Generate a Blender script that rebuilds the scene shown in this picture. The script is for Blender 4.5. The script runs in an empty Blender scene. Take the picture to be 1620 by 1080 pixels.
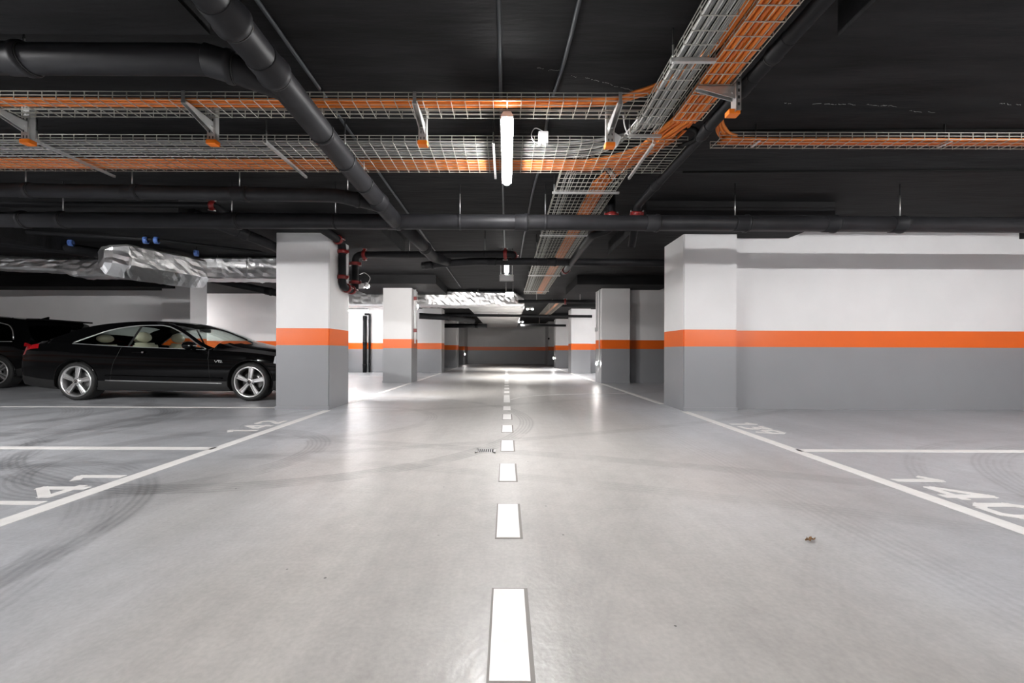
import bpy, bmesh, math, random
from mathutils import Vector, Matrix
random.seed(7)
C = bpy.context.scene.collection
PI = math.pi
H = 0.854            # eye height
F = 630.0            # focal length in pixels of the 1620-wide frame
VX, VY = 801.0, 556.0
CE = H + 1.95        # ceiling underside
PB = H + 1.72        # underside of the thickened slab round the pillars

def R(d): return math.radians(d)
def at(px, py, d): return Vector(((px - VX) * d / F, d, H + (VY - py) * d / F))
def xs(px, d): return (px - VX) * d / F
def P(x, d, z): return Vector((x, d, H + z))

# ------------------------------------------------------------------ materials
def mat(name, col, rough=0.5, metal=0.0, spec=0.5, coat=0.0, bump=0.0, bscale=40.0, vary=0.0, vscale=3.0, stretch=None, emis=None):
    m = bpy.data.materials.new(name); m.use_nodes = True
    nt = m.node_tree; b = nt.nodes['Principled BSDF']
    b.inputs['Base Color'].default_value = (*col, 1)
    b.inputs['Roughness'].default_value = rough
    b.inputs['Metallic'].default_value = metal
    b.inputs['Specular IOR Level'].default_value = spec
    b.inputs['Coat Weight'].default_value = coat
    b.inputs['Coat Roughness'].default_value = 0.03
    if emis:
        b.inputs['Emission Color'].default_value = (*emis[0], 1)
        b.inputs['Emission Strength'].default_value = emis[1]
    if bump or vary:
        tc = nt.nodes.new('ShaderNodeTexCoord'); mp = nt.nodes.new('ShaderNodeMapping')
        nt.links.new(tc.outputs['Object'], mp.inputs['Vector'])
        if stretch: mp.inputs['Scale'].default_value = stretch
    if bump:
        n = nt.nodes.new('ShaderNodeTexNoise'); n.inputs['Scale'].default_value = bscale; n.inputs['Detail'].default_value = 5
        nt.links.new(mp.outputs['Vector'], n.inputs['Vector'])
        bp = nt.nodes.new('ShaderNodeBump'); bp.inputs['Strength'].default_value = bump; bp.inputs['Distance'].default_value = 0.02 if bump < .7 else 0.06
        nt.links.new(n.outputs['Fac'], bp.inputs['Height']); nt.links.new(bp.outputs['Normal'], b.inputs['Normal'])
    if vary:
        n = nt.nodes.new('ShaderNodeTexNoise'); n.inputs['Scale'].default_value = vscale; n.inputs['Detail'].default_value = 6
        nt.links.new(mp.outputs['Vector'], n.inputs['Vector'])
        rp = nt.nodes.new('ShaderNodeValToRGB')
        rp.color_ramp.elements[0].position = 0.3; rp.color_ramp.elements[1].position = 0.7
        rp.color_ramp.elements[0].color = (*[c * (1 - vary) for c in col], 1)
        rp.color_ramp.elements[1].color = (*[min(1, c * (1 + vary)) for c in col], 1)
        nt.links.new(n.outputs['Fac'], rp.inputs['Fac']); nt.links.new(rp.outputs['Color'], b.inputs['Base Color'])
    return m

def banded_paint():
    """White wall paint, orange band, grey dado: three coats split by height above the floor."""
    m = bpy.data.materials.new('banded_wall_paint'); m.use_nodes = True
    nt = m.node_tree; b = nt.nodes['Principled BSDF']
    g = nt.nodes.new('ShaderNodeNewGeometry'); s = nt.nodes.new('ShaderNodeSeparateXYZ')
    nt.links.new(g.outputs['Position'], s.inputs['Vector'])
    mr = nt.nodes.new('ShaderNodeMapRange'); mr.inputs['From Min'].default_value = 0; mr.inputs['From Max'].default_value = 3
    nt.links.new(s.outputs['Z'], mr.inputs['Value'])
    rp = nt.nodes.new('ShaderNodeValToRGB'); cr = rp.color_ramp; cr.interpolation = 'CONSTANT'
    cr.elements[0].position = 0; cr.elements[0].color = (0.262, 0.267, 0.280, 1)
    cr.elements[1].position = 0.927 / 3; cr.elements[1].color = (0.80, 0.135, 0.010, 1)
    e = cr.elements.new(1.177 / 3); e.color = (0.76, 0.75, 0.75, 1)
    nt.links.new(mr.outputs['Result'], rp.inputs['Fac'])
    n = nt.nodes.new('ShaderNodeTexNoise'); n.inputs['Scale'].default_value = 2.2; n.inputs['Detail'].default_value = 8
    nt.links.new(g.outputs['Position'], n.inputs['Vector'])
    mr2 = nt.nodes.new('ShaderNodeMapRange'); mr2.inputs['To Min'].default_value = 0.93; mr2.inputs['To Max'].default_value = 1.05
    nt.links.new(n.outputs['Fac'], mr2.inputs['Value'])
    mx = nt.nodes.new('ShaderNodeVectorMath'); mx.operation = 'SCALE'
    nt.links.new(rp.outputs['Color'], mx.inputs[0]); nt.links.new(mr2.outputs['Result'], mx.inputs['Scale'])
    nt.links.new(mx.outputs['Vector'], b.inputs['Base Color'])
    lt = nt.nodes.new('ShaderNodeMath'); lt.operation = 'LESS_THAN'; lt.inputs[1].default_value = 1.177
    nt.links.new(s.outputs['Z'], lt.inputs[0])
    mr3 = nt.nodes.new('ShaderNodeMapRange'); mr3.inputs['To Min'].default_value = 0.65; mr3.inputs['To Max'].default_value = 0.33
    nt.links.new(lt.outputs[0], mr3.inputs['Value']); nt.links.new(mr3.outputs['Result'], b.inputs['Roughness'])
    n2 = nt.nodes.new('ShaderNodeTexNoise'); n2.inputs['Scale'].default_value = 120
    nt.links.new(g.outputs['Position'], n2.inputs['Vector'])
    bp = nt.nodes.new('ShaderNodeBump'); bp.inputs['Strength'].default_value = 0.12; bp.inputs['Distance'].default_value = 0.01
    nt.links.new(n2.outputs['Fac'], bp.inputs['Height']); nt.links.new(bp.outputs['Normal'], b.inputs['Normal'])
    return m

def floor_paint():
    m = bpy.data.materials.new('grey_floor_epoxy'); m.use_nodes = True
    nt = m.node_tree; L = nt.links.new; N = nt.nodes.new; b = nt.nodes['Principled BSDF']
    g = N('ShaderNodeNewGeometry')
    def noise(scale, st, detail=6):
        mp = N('ShaderNodeMapping'); mp.inputs['Scale'].default_value = st; L(g.outputs['Position'], mp.inputs['Vector'])
        n = N('ShaderNodeTexNoise'); n.inputs['Scale'].default_value = scale; n.inputs['Detail'].default_value = detail
        L(mp.outputs['Vector'], n.inputs['Vector']); return n.outputs['Fac']
    def math_(op, a, c):
        k = N('ShaderNodeMath'); k.operation = op
        for i, v in enumerate((a, c)):
            if isinstance(v, (int, float)): k.inputs[i].default_value = v
            else: L(v, k.inputs[i])
        return k.outputs[0]
    def mrange(v, a, b_, c, d, smooth=False):
        k = N('ShaderNodeMapRange'); k.inputs['From Min'].default_value = a; k.inputs['From Max'].default_value = b_
        k.inputs['To Min'].default_value = c; k.inputs['To Max'].default_value = d
        if smooth: k.interpolation_type = 'SMOOTHSTEP'
        L(v, k.inputs['Value']); return k.outputs['Result']
    sep = N('ShaderNodeSeparateXYZ'); L(g.outputs['Position'], sep.inputs['Vector'])
    cloud = noise(0.55, (1, 1, 1)); fine = noise(9, (1, 1, 1)); lane = noise(1.6, (2.2, 0.16, 1)); speck = noise(60, (1, 1, 1), 2)
    # warmer grey along the lane, cooler grey towards the stalls
    ax = math_('ABSOLUTE', sep.outputs['X'], 0)
    wob = math_('ADD', ax, mrange(cloud, 0.3, 0.7, -0.7, 0.7))
    warm = mrange(wob, 0.6, 2.6, 1, 0, True)
    mix = N('ShaderNodeMix'); mix.data_type = 'RGBA'
    mix.inputs[6].default_value = (0.405, 0.414, 0.435, 1); mix.inputs[7].default_value = (0.405, 0.39, 0.372, 1)
    L(warm, mix.inputs[0])
    val = math_('MULTIPLY', mrange(cloud, 0.25, 0.75, 0.86, 1.12), mrange(fine, 0.25, 0.75, 0.92, 1.07))
    val = math_('MULTIPLY', val, mrange(lane, 0.3, 0.7, 0.93, 1.06))
    val = math_('MULTIPLY', val, mrange(speck, 0.3, 0.7, 0.93, 1.06))
    val = math_('MULTIPLY', val, mrange(noise(7.0, (3.5, 0.22, 1), 8), 0.3, 0.7, 0.965, 1.03))
    val = math_('MULTIPLY', val, mrange(noise(0.9, (1, 0.35, 1), 10), 0.35, 0.7, 0.9, 1.08))
    # tyre marks: arcs turning out of the stalls, with a ribbed tread
    fr = noise(3.0, (1, 1, 1))
    for (cx, cy, r, w, k) in ((-2.2, 4.9, 2.45, 0.17, 0.17), (-2.0, 5.0, 1.05, 0.14, 0.12), (-6.2, 0.5, 3.3, 0.2, 0.16), (-5.6, 2.0, 2.1, 0.16, 0.14),
                              (-7.5, -1.5, 5.6, 0.2, 0.12), (3.9, -0.6, 3.4, 0.18, 0.028), (4.6, -0.2, 4.6, 0.18, 0.028), (5.2, 0.3, 2.6, 0.2, 0.12),
                              (-1.2, 0.6, 1.9, 0.13, 0.02), (3.2, 8.6, 3.0, 0.18, 0.035), (-6.0, 4.6, 1.5, 0.2, 0.13), (-6.5, 22, 19.3, 0.13, 0.12), (-6.5, -20, 24.3, 0.16, 0.12), (-6.0, -18, 21.6, 0.14, 0.08), (-3.4, 1.5, 1.5, 0.16, 0.10), (-3.6, 1.4, 1.75, 0.1, 0.10), (-4.0, 0.6, 2.35, 0.2, 0.11), (-6.4, 4.2, 2.2, 0.24, 0.18), (-5.2, 5.1, 1.1, 0.2, 0.14), (-8.5, 3.0, 3.6, 0.3, 0.16), (-2.6, 3.3, 0.95, 0.2, 0.15), (-7.4, 5.4, 1.9, 0.2, 0.16), (-7, 20, 15.3, 0.2, 0.10), (5.4, 1.2, 2.5, 0.22, 0.13), (5.2, 1.1, 2.85, 0.12, 0.10)):
        vd = N('ShaderNodeVectorMath'); vd.operation = 'DISTANCE'; L(g.outputs['Position'], vd.inputs[0]); vd.inputs[1].default_value = (cx, cy, 0)
        off = math_('ABSOLUTE', math_('SUBTRACT', vd.outputs['Value'], r), 0)
        band = mrange(off, w * 0.45, w * 0.6, 1, 0, True)
        rib = mrange(math_('SINE', math_('MULTIPLY', vd.outputs['Value'], 170.0), 0), -0.3, 0.6, 0.45, 1)
        band = math_('MULTIPLY', math_('MULTIPLY', band, rib), mrange(fr, 0.30, 0.52, 0, 1, True))
        val = math_('MULTIPLY', val, math_('SUBTRACT', 1.0, math_('MULTIPLY', band, k * 1.7)))
    # long straight wheel tracks down the lane
    for (x0, w, k) in ((-1.55, 0.2, 0.05), (1.75, 0.22, 0.06), (-0.55, 0.1, 0.03), (0.75, 0.12, 0.03)):
        off = math_('ABSOLUTE', math_('SUBTRACT', math_('ADD', sep.outputs['X'], mrange(cloud, 0.3, 0.7, -0.12, 0.12)), x0), 0)
        band = math_('MULTIPLY', mrange(off, w * 0.3, w * 0.7, 1, 0, True), mrange(lane, 0.4, 0.65, 0, 1))
        val = math_('MULTIPLY', val, math_('SUBTRACT', 1.0, math_('MULTIPLY', band, k)))
    # fine parallel scratches of one wheel path
    rib = math_('SINE', math_('MULTIPLY', sep.outputs['X'], 140.0), 0)
    band = mrange(math_('ABSOLUTE', math_('SUBTRACT', math_('ADD', sep.outputs['X'], mrange(noise(0.4, (1, 1, 1)), 0.3, 0.7, -.06, .06)), 1.70), 0), .06, .17, 1, 0, True)
    val = math_('MULTIPLY', val, math_('ADD', 1.0, math_('MULTIPLY', math_('MULTIPLY', band, rib), 0.055)))
    # grit: sparse dark specks
    vo = N('ShaderNodeTexVoronoi'); vo.inputs['Scale'].default_value = 5.0; L(g.outputs['Position'], vo.inputs['Vector'])
    sp = math_('MULTIPLY', math_('LESS_THAN', vo.outputs['Distance'], 0.028), mrange(noise(0.8, (1, 1, 1), 2), 0.47, 0.5, 0, 1))
    val = math_('MULTIPLY', val, math_('SUBTRACT', 1.0, math_('MULTIPLY', sp, 0.7)))
    sc = N('ShaderNodeVectorMath'); sc.operation = 'SCALE'; L(mix.outputs[2], sc.inputs[0]); L(val, sc.inputs['Scale'])
    L(sc.outputs['Vector'], b.inputs['Base Color'])
    L(mrange(math_('ADD', math_('MULTIPLY', cloud, 0.6), math_('MULTIPLY', lane, 0.4)), 0.3, 0.7, 0.285, 0.40), b.inputs['Roughness'])
    b.inputs['Specular IOR Level'].default_value = 0.45
    bp = N('ShaderNodeBump'); bp.inputs['Strength'].default_value = 0.22; bp.inputs['Distance'].default_value = 0.01
    L(math_('ADD', noise(14, (1, 1, 1), 4), math_('MULTIPLY', speck, 0.3)), bp.inputs['Height']); L(bp.outputs['Normal'], b.inputs['Normal'])
    return m

def glass_mat(name, tint, op=0.35):
    m = bpy.data.materials.new(name); m.use_nodes = True
    nt = m.node_tree; nt.nodes.remove(nt.nodes['Principled BSDF'])
    t = nt.nodes.new('ShaderNodeBsdfTransparent'); t.inputs['Color'].default_value = (*tint, 1)
    gl = nt.nodes.new('ShaderNodeBsdfGlossy'); gl.inputs['Roughness'].default_value = 0.02; gl.inputs['Color'].default_value = (0.9, 0.95, 0.95, 1)
    lw = nt.nodes.new('ShaderNodeLayerWeight'); lw.inputs['Blend'].default_value = 0.5
    pw = nt.nodes.new('ShaderNodeMath'); pw.operation = 'POWER'; pw.inputs[1].default_value = 4.5; nt.links.new(lw.outputs['Facing'], pw.inputs[0])
    fr = nt.nodes.new('ShaderNodeMapRange'); fr.inputs['To Min'].default_value = 0.045; fr.inputs['To Max'].default_value = 0.9; nt.links.new(pw.outputs[0], fr.inputs['Value'])
    mx = nt.nodes.new('ShaderNodeMixShader')
    nt.links.new(fr.outputs[0], mx.inputs[0]); nt.links.new(t.outputs[0], mx.inputs[1]); nt.links.new(gl.outputs[0], mx.inputs[2])
    nt.links.new(mx.outputs[0], nt.nodes['Material Output'].inputs['Surface'])
    return m

M = {}
M['wall'] = banded_paint()
M['floor'] = floor_paint()
M['ceiling'] = mat('black_ceiling_paint', (0.0125, 0.0125, 0.0132), 0.75, bump=0.35, bscale=7, vary=0.5, vscale=2.2, stretch=(0.5, 3, 1), spec=0.2)
M['pipe'] = mat('black_plastic_pipe', (0.0165, 0.0165, 0.0185), 0.5, vary=0.3, vscale=5, spec=0.22)
M['pipe2'] = mat('black_painted_steel', (0.009, 0.009, 0.010), 0.55, spec=0.2)
M['dpipe'] = mat('grey_painted_conduit', (0.05, 0.056, 0.062), 0.5)
M['rubber'] = mat('black_rubber_ring', (0.008, 0.008, 0.008), 0.6)
M['red'] = mat('red_iron', (0.17, 0.010, 0.009), 0.4, bump=0.1, bscale=60)
M['zinc'] = mat('galvanised_steel', (0.62, 0.62, 0.61), 0.38, 0.85, vary=0.12, vscale=12)
M['wire'] = mat('galvanised_wire', (0.50, 0.49, 0.44), 0.45, 0.5)
M['ocable'] = mat('orange_cable_sheath', (0.72, 0.205, 0.024), 0.45, vary=0.12, vscale=4)
M['rcable'] = mat('rust_orange_cable_sheath', (0.56, 0.135, 0.02), 0.45)
M['gcable'] = mat('grey_cable_sheath', (0.30, 0.305, 0.30), 0.45)
M['kcable'] = mat('black_cable_sheath', (0.008, 0.008, 0.008), 0.75, spec=0.1)
M['wcable'] = mat('white_cable_sheath', (0.75, 0.75, 0.74), 0.4)
M['cap'] = mat('orange_plastic_cap', (0.85, 0.20, 0.01), 0.4)
M['white_plastic'] = mat('white_plastic', (0.75, 0.76, 0.76), 0.35)
M['grey_plastic'] = mat('grey_plastic', (0.42, 0.42, 0.42), 0.4)
M['foil'] = mat('crinkled_aluminium_foil', (0.95, 0.95, 0.95), 0.36, 0.90, bump=0.5, bscale=6.0)
M['line'] = mat('white_road_paint', (0.74, 0.725, 0.71), 0.5, vary=0.05, vscale=14)
M['sealer'] = mat('dark_line_edge', (0.20, 0.185, 0.17), 0.6)
M['dark'] = mat('dark_recess', (0.01, 0.01, 0.01), 0.7)
M['lamp'] = mat('lit_diffuser', (1, 1, 1), 0.4, emis=((1.0, 0.99, 0.985), 108.0))
M['lamp_bay'] = mat('lit_diffuser_bay', (1, 1, 1), 0.4, emis=((1.0, 0.99, 0.985), 560.0))
M['lamp_mid'] = mat('lit_diffuser_rear', (1, 1, 1), 0.4, emis=((1.0, 0.99, 0.985), 75.0))
M['lamp_right_added'] = mat('lit_diffuser_added', (1, 1, 1), 0.4, emis=((1.0, 0.99, 0.985), 340.0))
M['lamp_soft'] = mat('lit_diffuser_soft', (1, 1, 1), 0.4, emis=((1.0, 0.98, 0.965), 50.0))
M['spot'] = mat('lit_lens', (1, 1, 1), 0.3, emis=((1.0, 0.97, 0.93), 60.0))
M['sign'] = mat('lit_sign_panel', (1, 1, 1), 0.4, emis=((0.95, 0.98, 1.0), 2.2))
M['paint'] = mat('black_car_lacquer', (0.002, 0.002, 0.0022), 0.10, spec=0.22, coat=0.0)
M['trimblk'] = mat('black_car_trim', (0.008, 0.008, 0.008), 0.5)
M['chrome'] = mat('chrome', (0.82, 0.82, 0.82), 0.12, 1.0)
M['alloy'] = mat('silver_alloy', (0.62, 0.62, 0.62), 0.3, 0.8)
M['tyre'] = mat('tyre_rubber', (0.012, 0.012, 0.012), 0.7, bump=0.15, bscale=50)
M['tail'] = mat('red_lamp_lens', (0.30, 0.006, 0.009), 0.12, coat=1.0, spec=0.6)
M['lens'] = mat('clear_lamp_lens', (0.6, 0.62, 0.65), 0.08, 0.2, coat=1.0)
M['leather'] = mat('cream_leather', (0.62, 0.56, 0.44), 0.5)
M['cabin'] = mat('dark_cabin_trim', (0.02, 0.02, 0.02), 0.6)
M['brake'] = mat('brake_disc', (0.25, 0.25, 0.25), 0.35, 0.9)
M['glass'] = glass_mat('tinted_side_glass', (0.74, 0.80, 0.77))
M['windscreen'] = glass_mat('windscreen_glass', (0.80, 0.86, 0.83))
M['privacy'] = glass_mat('dark_privacy_glass', (0.03, 0.03, 0.035))
M['blue'] = mat('blue_plastic_clip', (0.10, 0.20, 0.55), 0.4)
M['leaf'] = mat('dry_leaf', (0.22, 0.12, 0.05), 0.7, vary=0.4, vscale=60)

# ------------------------------------------------------------------ mesh helpers
class MB:
    def __init__(s): s.v = []; s.f = []; s.mi = []; s.sm = []
    def add(s, vs, fs, mi=0, smooth=False):
        o = len(s.v); s.v += [tuple(v) for v in vs]
        for f in fs: s.f.append(tuple(i + o for i in f)); s.mi.append(mi); s.sm.append(smooth)
        return s
    def box(s, x0, x1, y0, y1, z0, z1, mi=0):
        vs = [(x, y, z) for z in (z0, z1) for y in (y0, y1) for x in (x0, x1)]
        return s.add(vs, [(0, 2, 3, 1), (4, 5, 7, 6), (0, 1, 5, 4), (2, 6, 7, 3), (0, 4, 6, 2), (1, 3, 7, 5)], mi)
    def bbox(s, x0, x1, y0, y1, z0, z1, b=0.01, mi=0, smooth=False):
        """box with chamfered edges"""
        bm = bmesh.new(); bmesh.ops.create_cube(bm, size=1)
        for v in bm.verts: v.co = Vector(((x0 + x1) / 2 + v.co.x * (x1 - x0), (y0 + y1) / 2 + v.co.y * (y1 - y0), (z0 + z1) / 2 + v.co.z * (z1 - z0)))
        bmesh.ops.bevel(bm, geom=list(bm.edges), offset=b, segments=2, profile=0.5, affect='EDGES')
        return s.frombm(bm, mi, smooth)
    def frombm(s, bm, mi=0, smooth=False, mtx=None):
        bm.verts.ensure_lookup_table(); bm.verts.index_update()
        vs = [(mtx @ v.co if mtx else v.co).copy() for v in bm.verts]
        s.add(vs, [[v.index for v in f.verts] for f in bm.faces], mi, smooth); bm.free(); return s
    def bar(s, a, b, w, h=None, up=Vector((0, 0, 1)), mi=0):
        a = Vector(a); b = Vector(b); h = h or w
        d = (b - a).normalized(); sx = d.cross(up)
        if sx.length < 1e-4: sx = d.cross(Vector((0, 1, 0)))
        sx.normalize(); sz = sx.cross(d)
        vs = []
        for p in (a, b):
            for i, j in ((-1, -1), (1, -1), (1, 1), (-1, 1)): vs.append(p + sx * i * w / 2 + sz * j * h / 2)
        return s.add(vs, [(3, 2, 1, 0), (4, 5, 6, 7), (0, 1, 5, 4), (1, 2, 6, 5), (2, 3, 7, 6), (3, 0, 4, 7)], mi)
    def tube(s, pts, r, n=12, mi=0, smooth=True, caps=True):
        pts = [Vector(p) for p in pts]
        rs = r if isinstance(r, (list, tuple)) else [r] * len(pts)
        t0 = (pts[1] - pts[0]).normalized()
        up = Vector((0, 0, 1)) if abs(t0.z) < 0.9 else Vector((0, 1, 0))
        nx = t0.cross(up).normalized(); vs = []; fs = []
        for i, p in enumerate(pts):
            t = (pts[min(i + 1, len(pts) - 1)] - pts[max(i - 1, 0)])
            t = t.normalized() if t.length > 1e-9 else t0
            nx = (nx - t * nx.dot(t))
            nx = nx.normalized() if nx.length > 1e-6 else t.orthogonal().normalized()
            ny = t.cross(nx)
            for k in range(n):
                a = 2 * PI * k / n; vs.append(p + (nx * math.cos(a) + ny * math.sin(a)) * rs[i])
        for i in range(len(pts) - 1):
            for k in range(n):
                k2 = (k + 1) % n; fs.append((i * n + k, i * n + k2, (i + 1) * n + k2, (i + 1) * n + k))
        s.add(vs, fs, mi, smooth)
        if caps:
            o = len(s.v) - len(vs)
            s.f.append(tuple(o + k for k in reversed(range(n)))); s.mi.append(mi); s.sm.append(False)
            s.f.append(tuple(o + (len(pts) - 1) * n + k for k in range(n))); s.mi.append(mi); s.sm.append(False)
        return s
    def lathe(s, prof, c, axis, n=32, mi=0, smooth=True, closed=True):
        """prof: (radius, along); revolved about axis through c"""
        c = Vector(c); axis = Vector(axis).normalized(); nx = axis.orthogonal().normalized(); ny = axis.cross(nx)
        vs = []; fs = []; m = len(prof)
        for (r, a) in prof:
            for k in range(n):
                t = 2 * PI * k / n; vs.append(c + axis * a + (nx * math.cos(t) + ny * math.sin(t)) * r)
        for i in range(m if closed else m - 1):
            j = (i + 1) % m
            for k in range(n):
                k2 = (k + 1) % n; fs.append((i * n + k, i * n + k2, j * n + k2, j * n + k))
        return s.add(vs, fs, mi, smooth)
    def build(s, name, mats, parent=None, loc=None):
        me = bpy.data.meshes.new(name)
        off = Vector(loc) if loc is not None else Vector((0, 0, 0))
        me.from_pydata([tuple(Vector(v) - off) for v in s.v], [], s.f)
        for m in (mats if isinstance(mats, (list, tuple)) else [mats]): me.materials.append(m)
        me.polygons.foreach_set('material_index', s.mi); me.polygons.foreach_set('use_smooth', s.sm)
        me.update()
        o = bpy.data.objects.new(name, me); C.objects.link(o); o.location = off
        if parent is not None:
            o.parent = parent
            o.location = off - parent_world(parent) if loc is not None else -parent_world(parent)
        return o

def parent_world(o):
    w = Vector((0, 0, 0))
    while o is not None: w = w + o.location; o = o.parent
    return w

def tag(o, label=None, cat=None, group=None, kind=None):
    if label: o['label'] = label
    if cat: o['category'] = cat
    if group: o['group'] = group
    if kind: o['kind'] = kind
    return o
def thing(name, loc, label, cat, group=None):
    o = bpy.data.objects.new(name, None); C.objects.link(o); o.location = loc; o.empty_display_size = 0.1
    return tag(o, label, cat, group)
def children(o): return [x for x in C.objects if x.parent == o]
def copy_tree(o, parent=None):
    c = o.copy(); C.objects.link(c); c.parent = parent
    for ch in children(o): copy_tree(ch, c)
    return c

def fillet(pts, r, n=7):
    pts = [Vector(p) for p in pts]; out = [pts[0]]
    for i in range(1, len(pts) - 1):
        a, b, c = pts[i - 1], pts[i], pts[i + 1]
        d1 = (a - b); d2 = (c - b); k = min(r, d1.length * 0.49, d2.length * 0.49)
        p0 = b + d1.normalized() * k; p2 = b + d2.normalized() * k
        for j in range(n + 1):
            t = j / n; out.append(p0 * (1 - t) ** 2 + b * 2 * t * (1 - t) + p2 * t * t)
    out.append(pts[-1]); return out
def catmull(pts, n=8):
    pts = [Vector(p) for p in pts]; q = [pts[0] * 2 - pts[1]] + pts + [pts[-1] * 2 - pts[-2]]; out = []
    for i in range(1, len(q) - 2):
        a, b, c, d = q[i - 1:i + 3]
        m = n if (c - b).length < 1.2 else 2
        for j in range(m):
            t = j / m
            out.append(0.5 * ((2 * b) + (c - a) * t + (2 * a - 5 * b + 4 * c - d) * t * t + (3 * b - a - 3 * c + d) * t ** 3))
    out.append(pts[-1]); return out

# ------------------------------------------------------------------ the setting
def struct(name, mb, mats, parent=None, label=None):
    o = mb.build(name, mats, parent)
    if parent is None: o['kind'] = 'structure'
    if label: o['label'] = label
    return o

XL, XR, YB, YF = -17.0, 9.2, -6.0, 27.6
mb = MB(); mb.box(XL - .3, XR + .3, YB - .3, YF + .3, -0.3, 0); floor = struct('floor', mb, M['floor'])
mb = MB(); mb.box(XL - .3, XR + .3, YB - .3, YF + .3, CE, CE + 0.3)
for sx in (-1, 1):
    for d0, d1 in ((0.12, 2.17), (5.14, 7.05), (10.15, 12.1), (15.2, 17.1), (20.2, 22.1)):
        xi = 1.62 if (sx < 0 and d0 < 1) else 1.80; mb.box(min(sx * xi, sx * 4.24), max(sx * xi, sx * 4.24), d0, d1, PB, CE + .02)
# second line of thickened slabs further into the car side and at the far end of the blank side
mb.box(-10.2, -7.7, 5.14, 7.05, PB, CE + .02); mb.box(-17, -8.9, 10.4, 11.06, H + 1.66, CE + .02)
mb.box(7.72, XR, 5.14, 7.05, PB, CE + .02)
ceiling = struct('ceiling', mb, M['ceiling'])
def crack(px0, py0, pts):
    m = MB(); prev = None
    for (px, py, w) in pts:
        d = F * (CE - H) / (VY - py); p = Vector((xs(px, d), d, CE - 0.0015))
        if prev is not None and w > 0:
            q0 = prev; k = 7
            for j in range(1, k + 1):
                q1 = prev.lerp(p, j / k) + Vector((0, random.uniform(-.006, .006) if j < k else 0, 0))
                if random.random() < .72: m.bar(q0, q1, w * random.uniform(.25, .8), 0.0015)
                q0 = q1
        prev = p
    return m
wcrk = mat('bare_plaster_streak', (0.34, 0.34, 0.33), 0.8)
for pts in (((848, 107, 0), (860, 109, .004), (866, 111, 0), (872, 110, .005), (884, 111, .003), (902, 119, 0), (912, 122, .003), (925, 122, 0), (932, 124, .007), (946, 128, .005), (952, 129, 0), (958, 130, .006), (972, 136, .004), (1000, 142, .002)),
            ((1240, 161, 0), (1250, 162, .006), (1266, 162, 0), (1310, 162, .006), (1322, 163, .008), (1340, 162, .006), (1352, 164, .004), (1370, 163, 0), (1378, 164, .006), (1392, 165, .004), (1402, 164, .007), (1420, 167, .003), (1436, 172, 0), (1450, 174, .005), (1478, 175, .003)),
            ((1580, 161, 0), (1590, 161, .005), (1598, 163, .004), (1606, 162, 0), (1616, 163, .004))):
    struct('paint_crack', crack(0, 0, pts), wcrk, ceiling, 'whitish flaked streak in the black ceiling paint')

def wallbox(name, *b):
    m = MB(); m.box(*b); return struct(name, m, M['wall'])
wallbox('wall_left', XL - .3, XL, YB, YF, 0, CE)
wallbox('wall_right', XR, XR + .3, YB, YF, 0, CE)
wallbox('wall_back', XL, XR, YB - .3, YB, 0, CE)
wallbox('wall_front', -3.6, 3.6, YF, YF + .3, 0, CE)
wallbox('wall_front_left', XL, -2.7, 25.6, 25.9, 0, CE)
wallbox('wall_front_right', 2.7, XR, 25.6, 25.9, 0, CE)
wallbox('wall_recess_left', -2.9, -2.7, 25.9, YF, 0, CE)
wallbox('wall_recess_right', 2.7, 2.9, 25.9, YF, 0, CE)
for k, d in enumerate((6.0, 11.05, 16.1, 21.15)):
    wallbox('wall_partition_right_%d' % (k + 1), 3.3, XR, d, d + .25, 0, CE)
wallbox('wall_partition_left_1', XL, -9.2, 11.05, 11.3, 0, CE)
wallbox('wall_partition_left_2', -12.5, -6.4, 13.6, 13.85, 0, CE)
wallbox('wall_partition_left_3', -6.65, -3.3, 16.1, 16.35, 0, CE)
wallbox('wall_partition_left_4', -9.0, -3.3, 21.15, 21.4, 0, CE)
wallbox('wall_return_left', -6.65, -6.4, 13.85, 16.1, 0, CE)

PIL = [(-1, 5.8, 'square white pillar with orange band beside the nose of the black coupe'),
       (-1, 10.83, 'second white pillar on the car side, white pipe with red clips on its edge'),
       (-1, 15.88, 'third pillar on the car side, joined to the white rear wall'),
       (-1, 20.9, 'fourth and furthest pillar on the car side, half in shade'),
       (1, 5.8, 'large white pillar with orange band at the end of the blank white wall'),
       (1, 10.8, 'shaded pillar with two thin conduits down its aisle face'),
       (1, 15.85, 'third pillar of the blank-wall side, brightly lit front'),
       (1, 20.85, 'fourth pillar of the blank-wall side, near the dark end wall')]
for sx, d, lab in PIL:
    m = MB(); bm = bmesh.new(); bmesh.ops.create_cube(bm, size=1)
    for v in bm.verts: v.co = Vector((sx * 2.97 + v.co.x * .78, d + .36 + v.co.y * .72, PB / 2 + v.co.z * PB))
    bmesh.ops.bevel(bm, geom=[e for e in bm.edges if abs(e.verts[0].co.z - e.verts[1].co.z) > 1], offset=0.012, segments=2, affect='EDGES')
    m.frombm(bm); o = struct('pillar', m, M['wall'], None, lab); o['category'] = 'pillar'
m = MB(); m.box(-9.26, -8.5, 10.7, 11.3, 0, CE)
o = struct('pillar', m, M['wall'], None, 'grey shaded pillar behind the roof of the black coupe'); o['category'] = 'pillar'
# coved foot of the pillars and partitions
m = MB()
for sx, d, lab in PIL:
    x0, x1 = sorted((sx * 2.575, sx * 3.365))
    for (a, b, c, e) in ((x0, x1, d - .012, d), (x0 - .0, x0 + .0, d, d + .72)):
        if b > a: m.box(a, b, c, e, 0, 0.05)
struct('baseboard_pillars', m, M['wall'])

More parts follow.
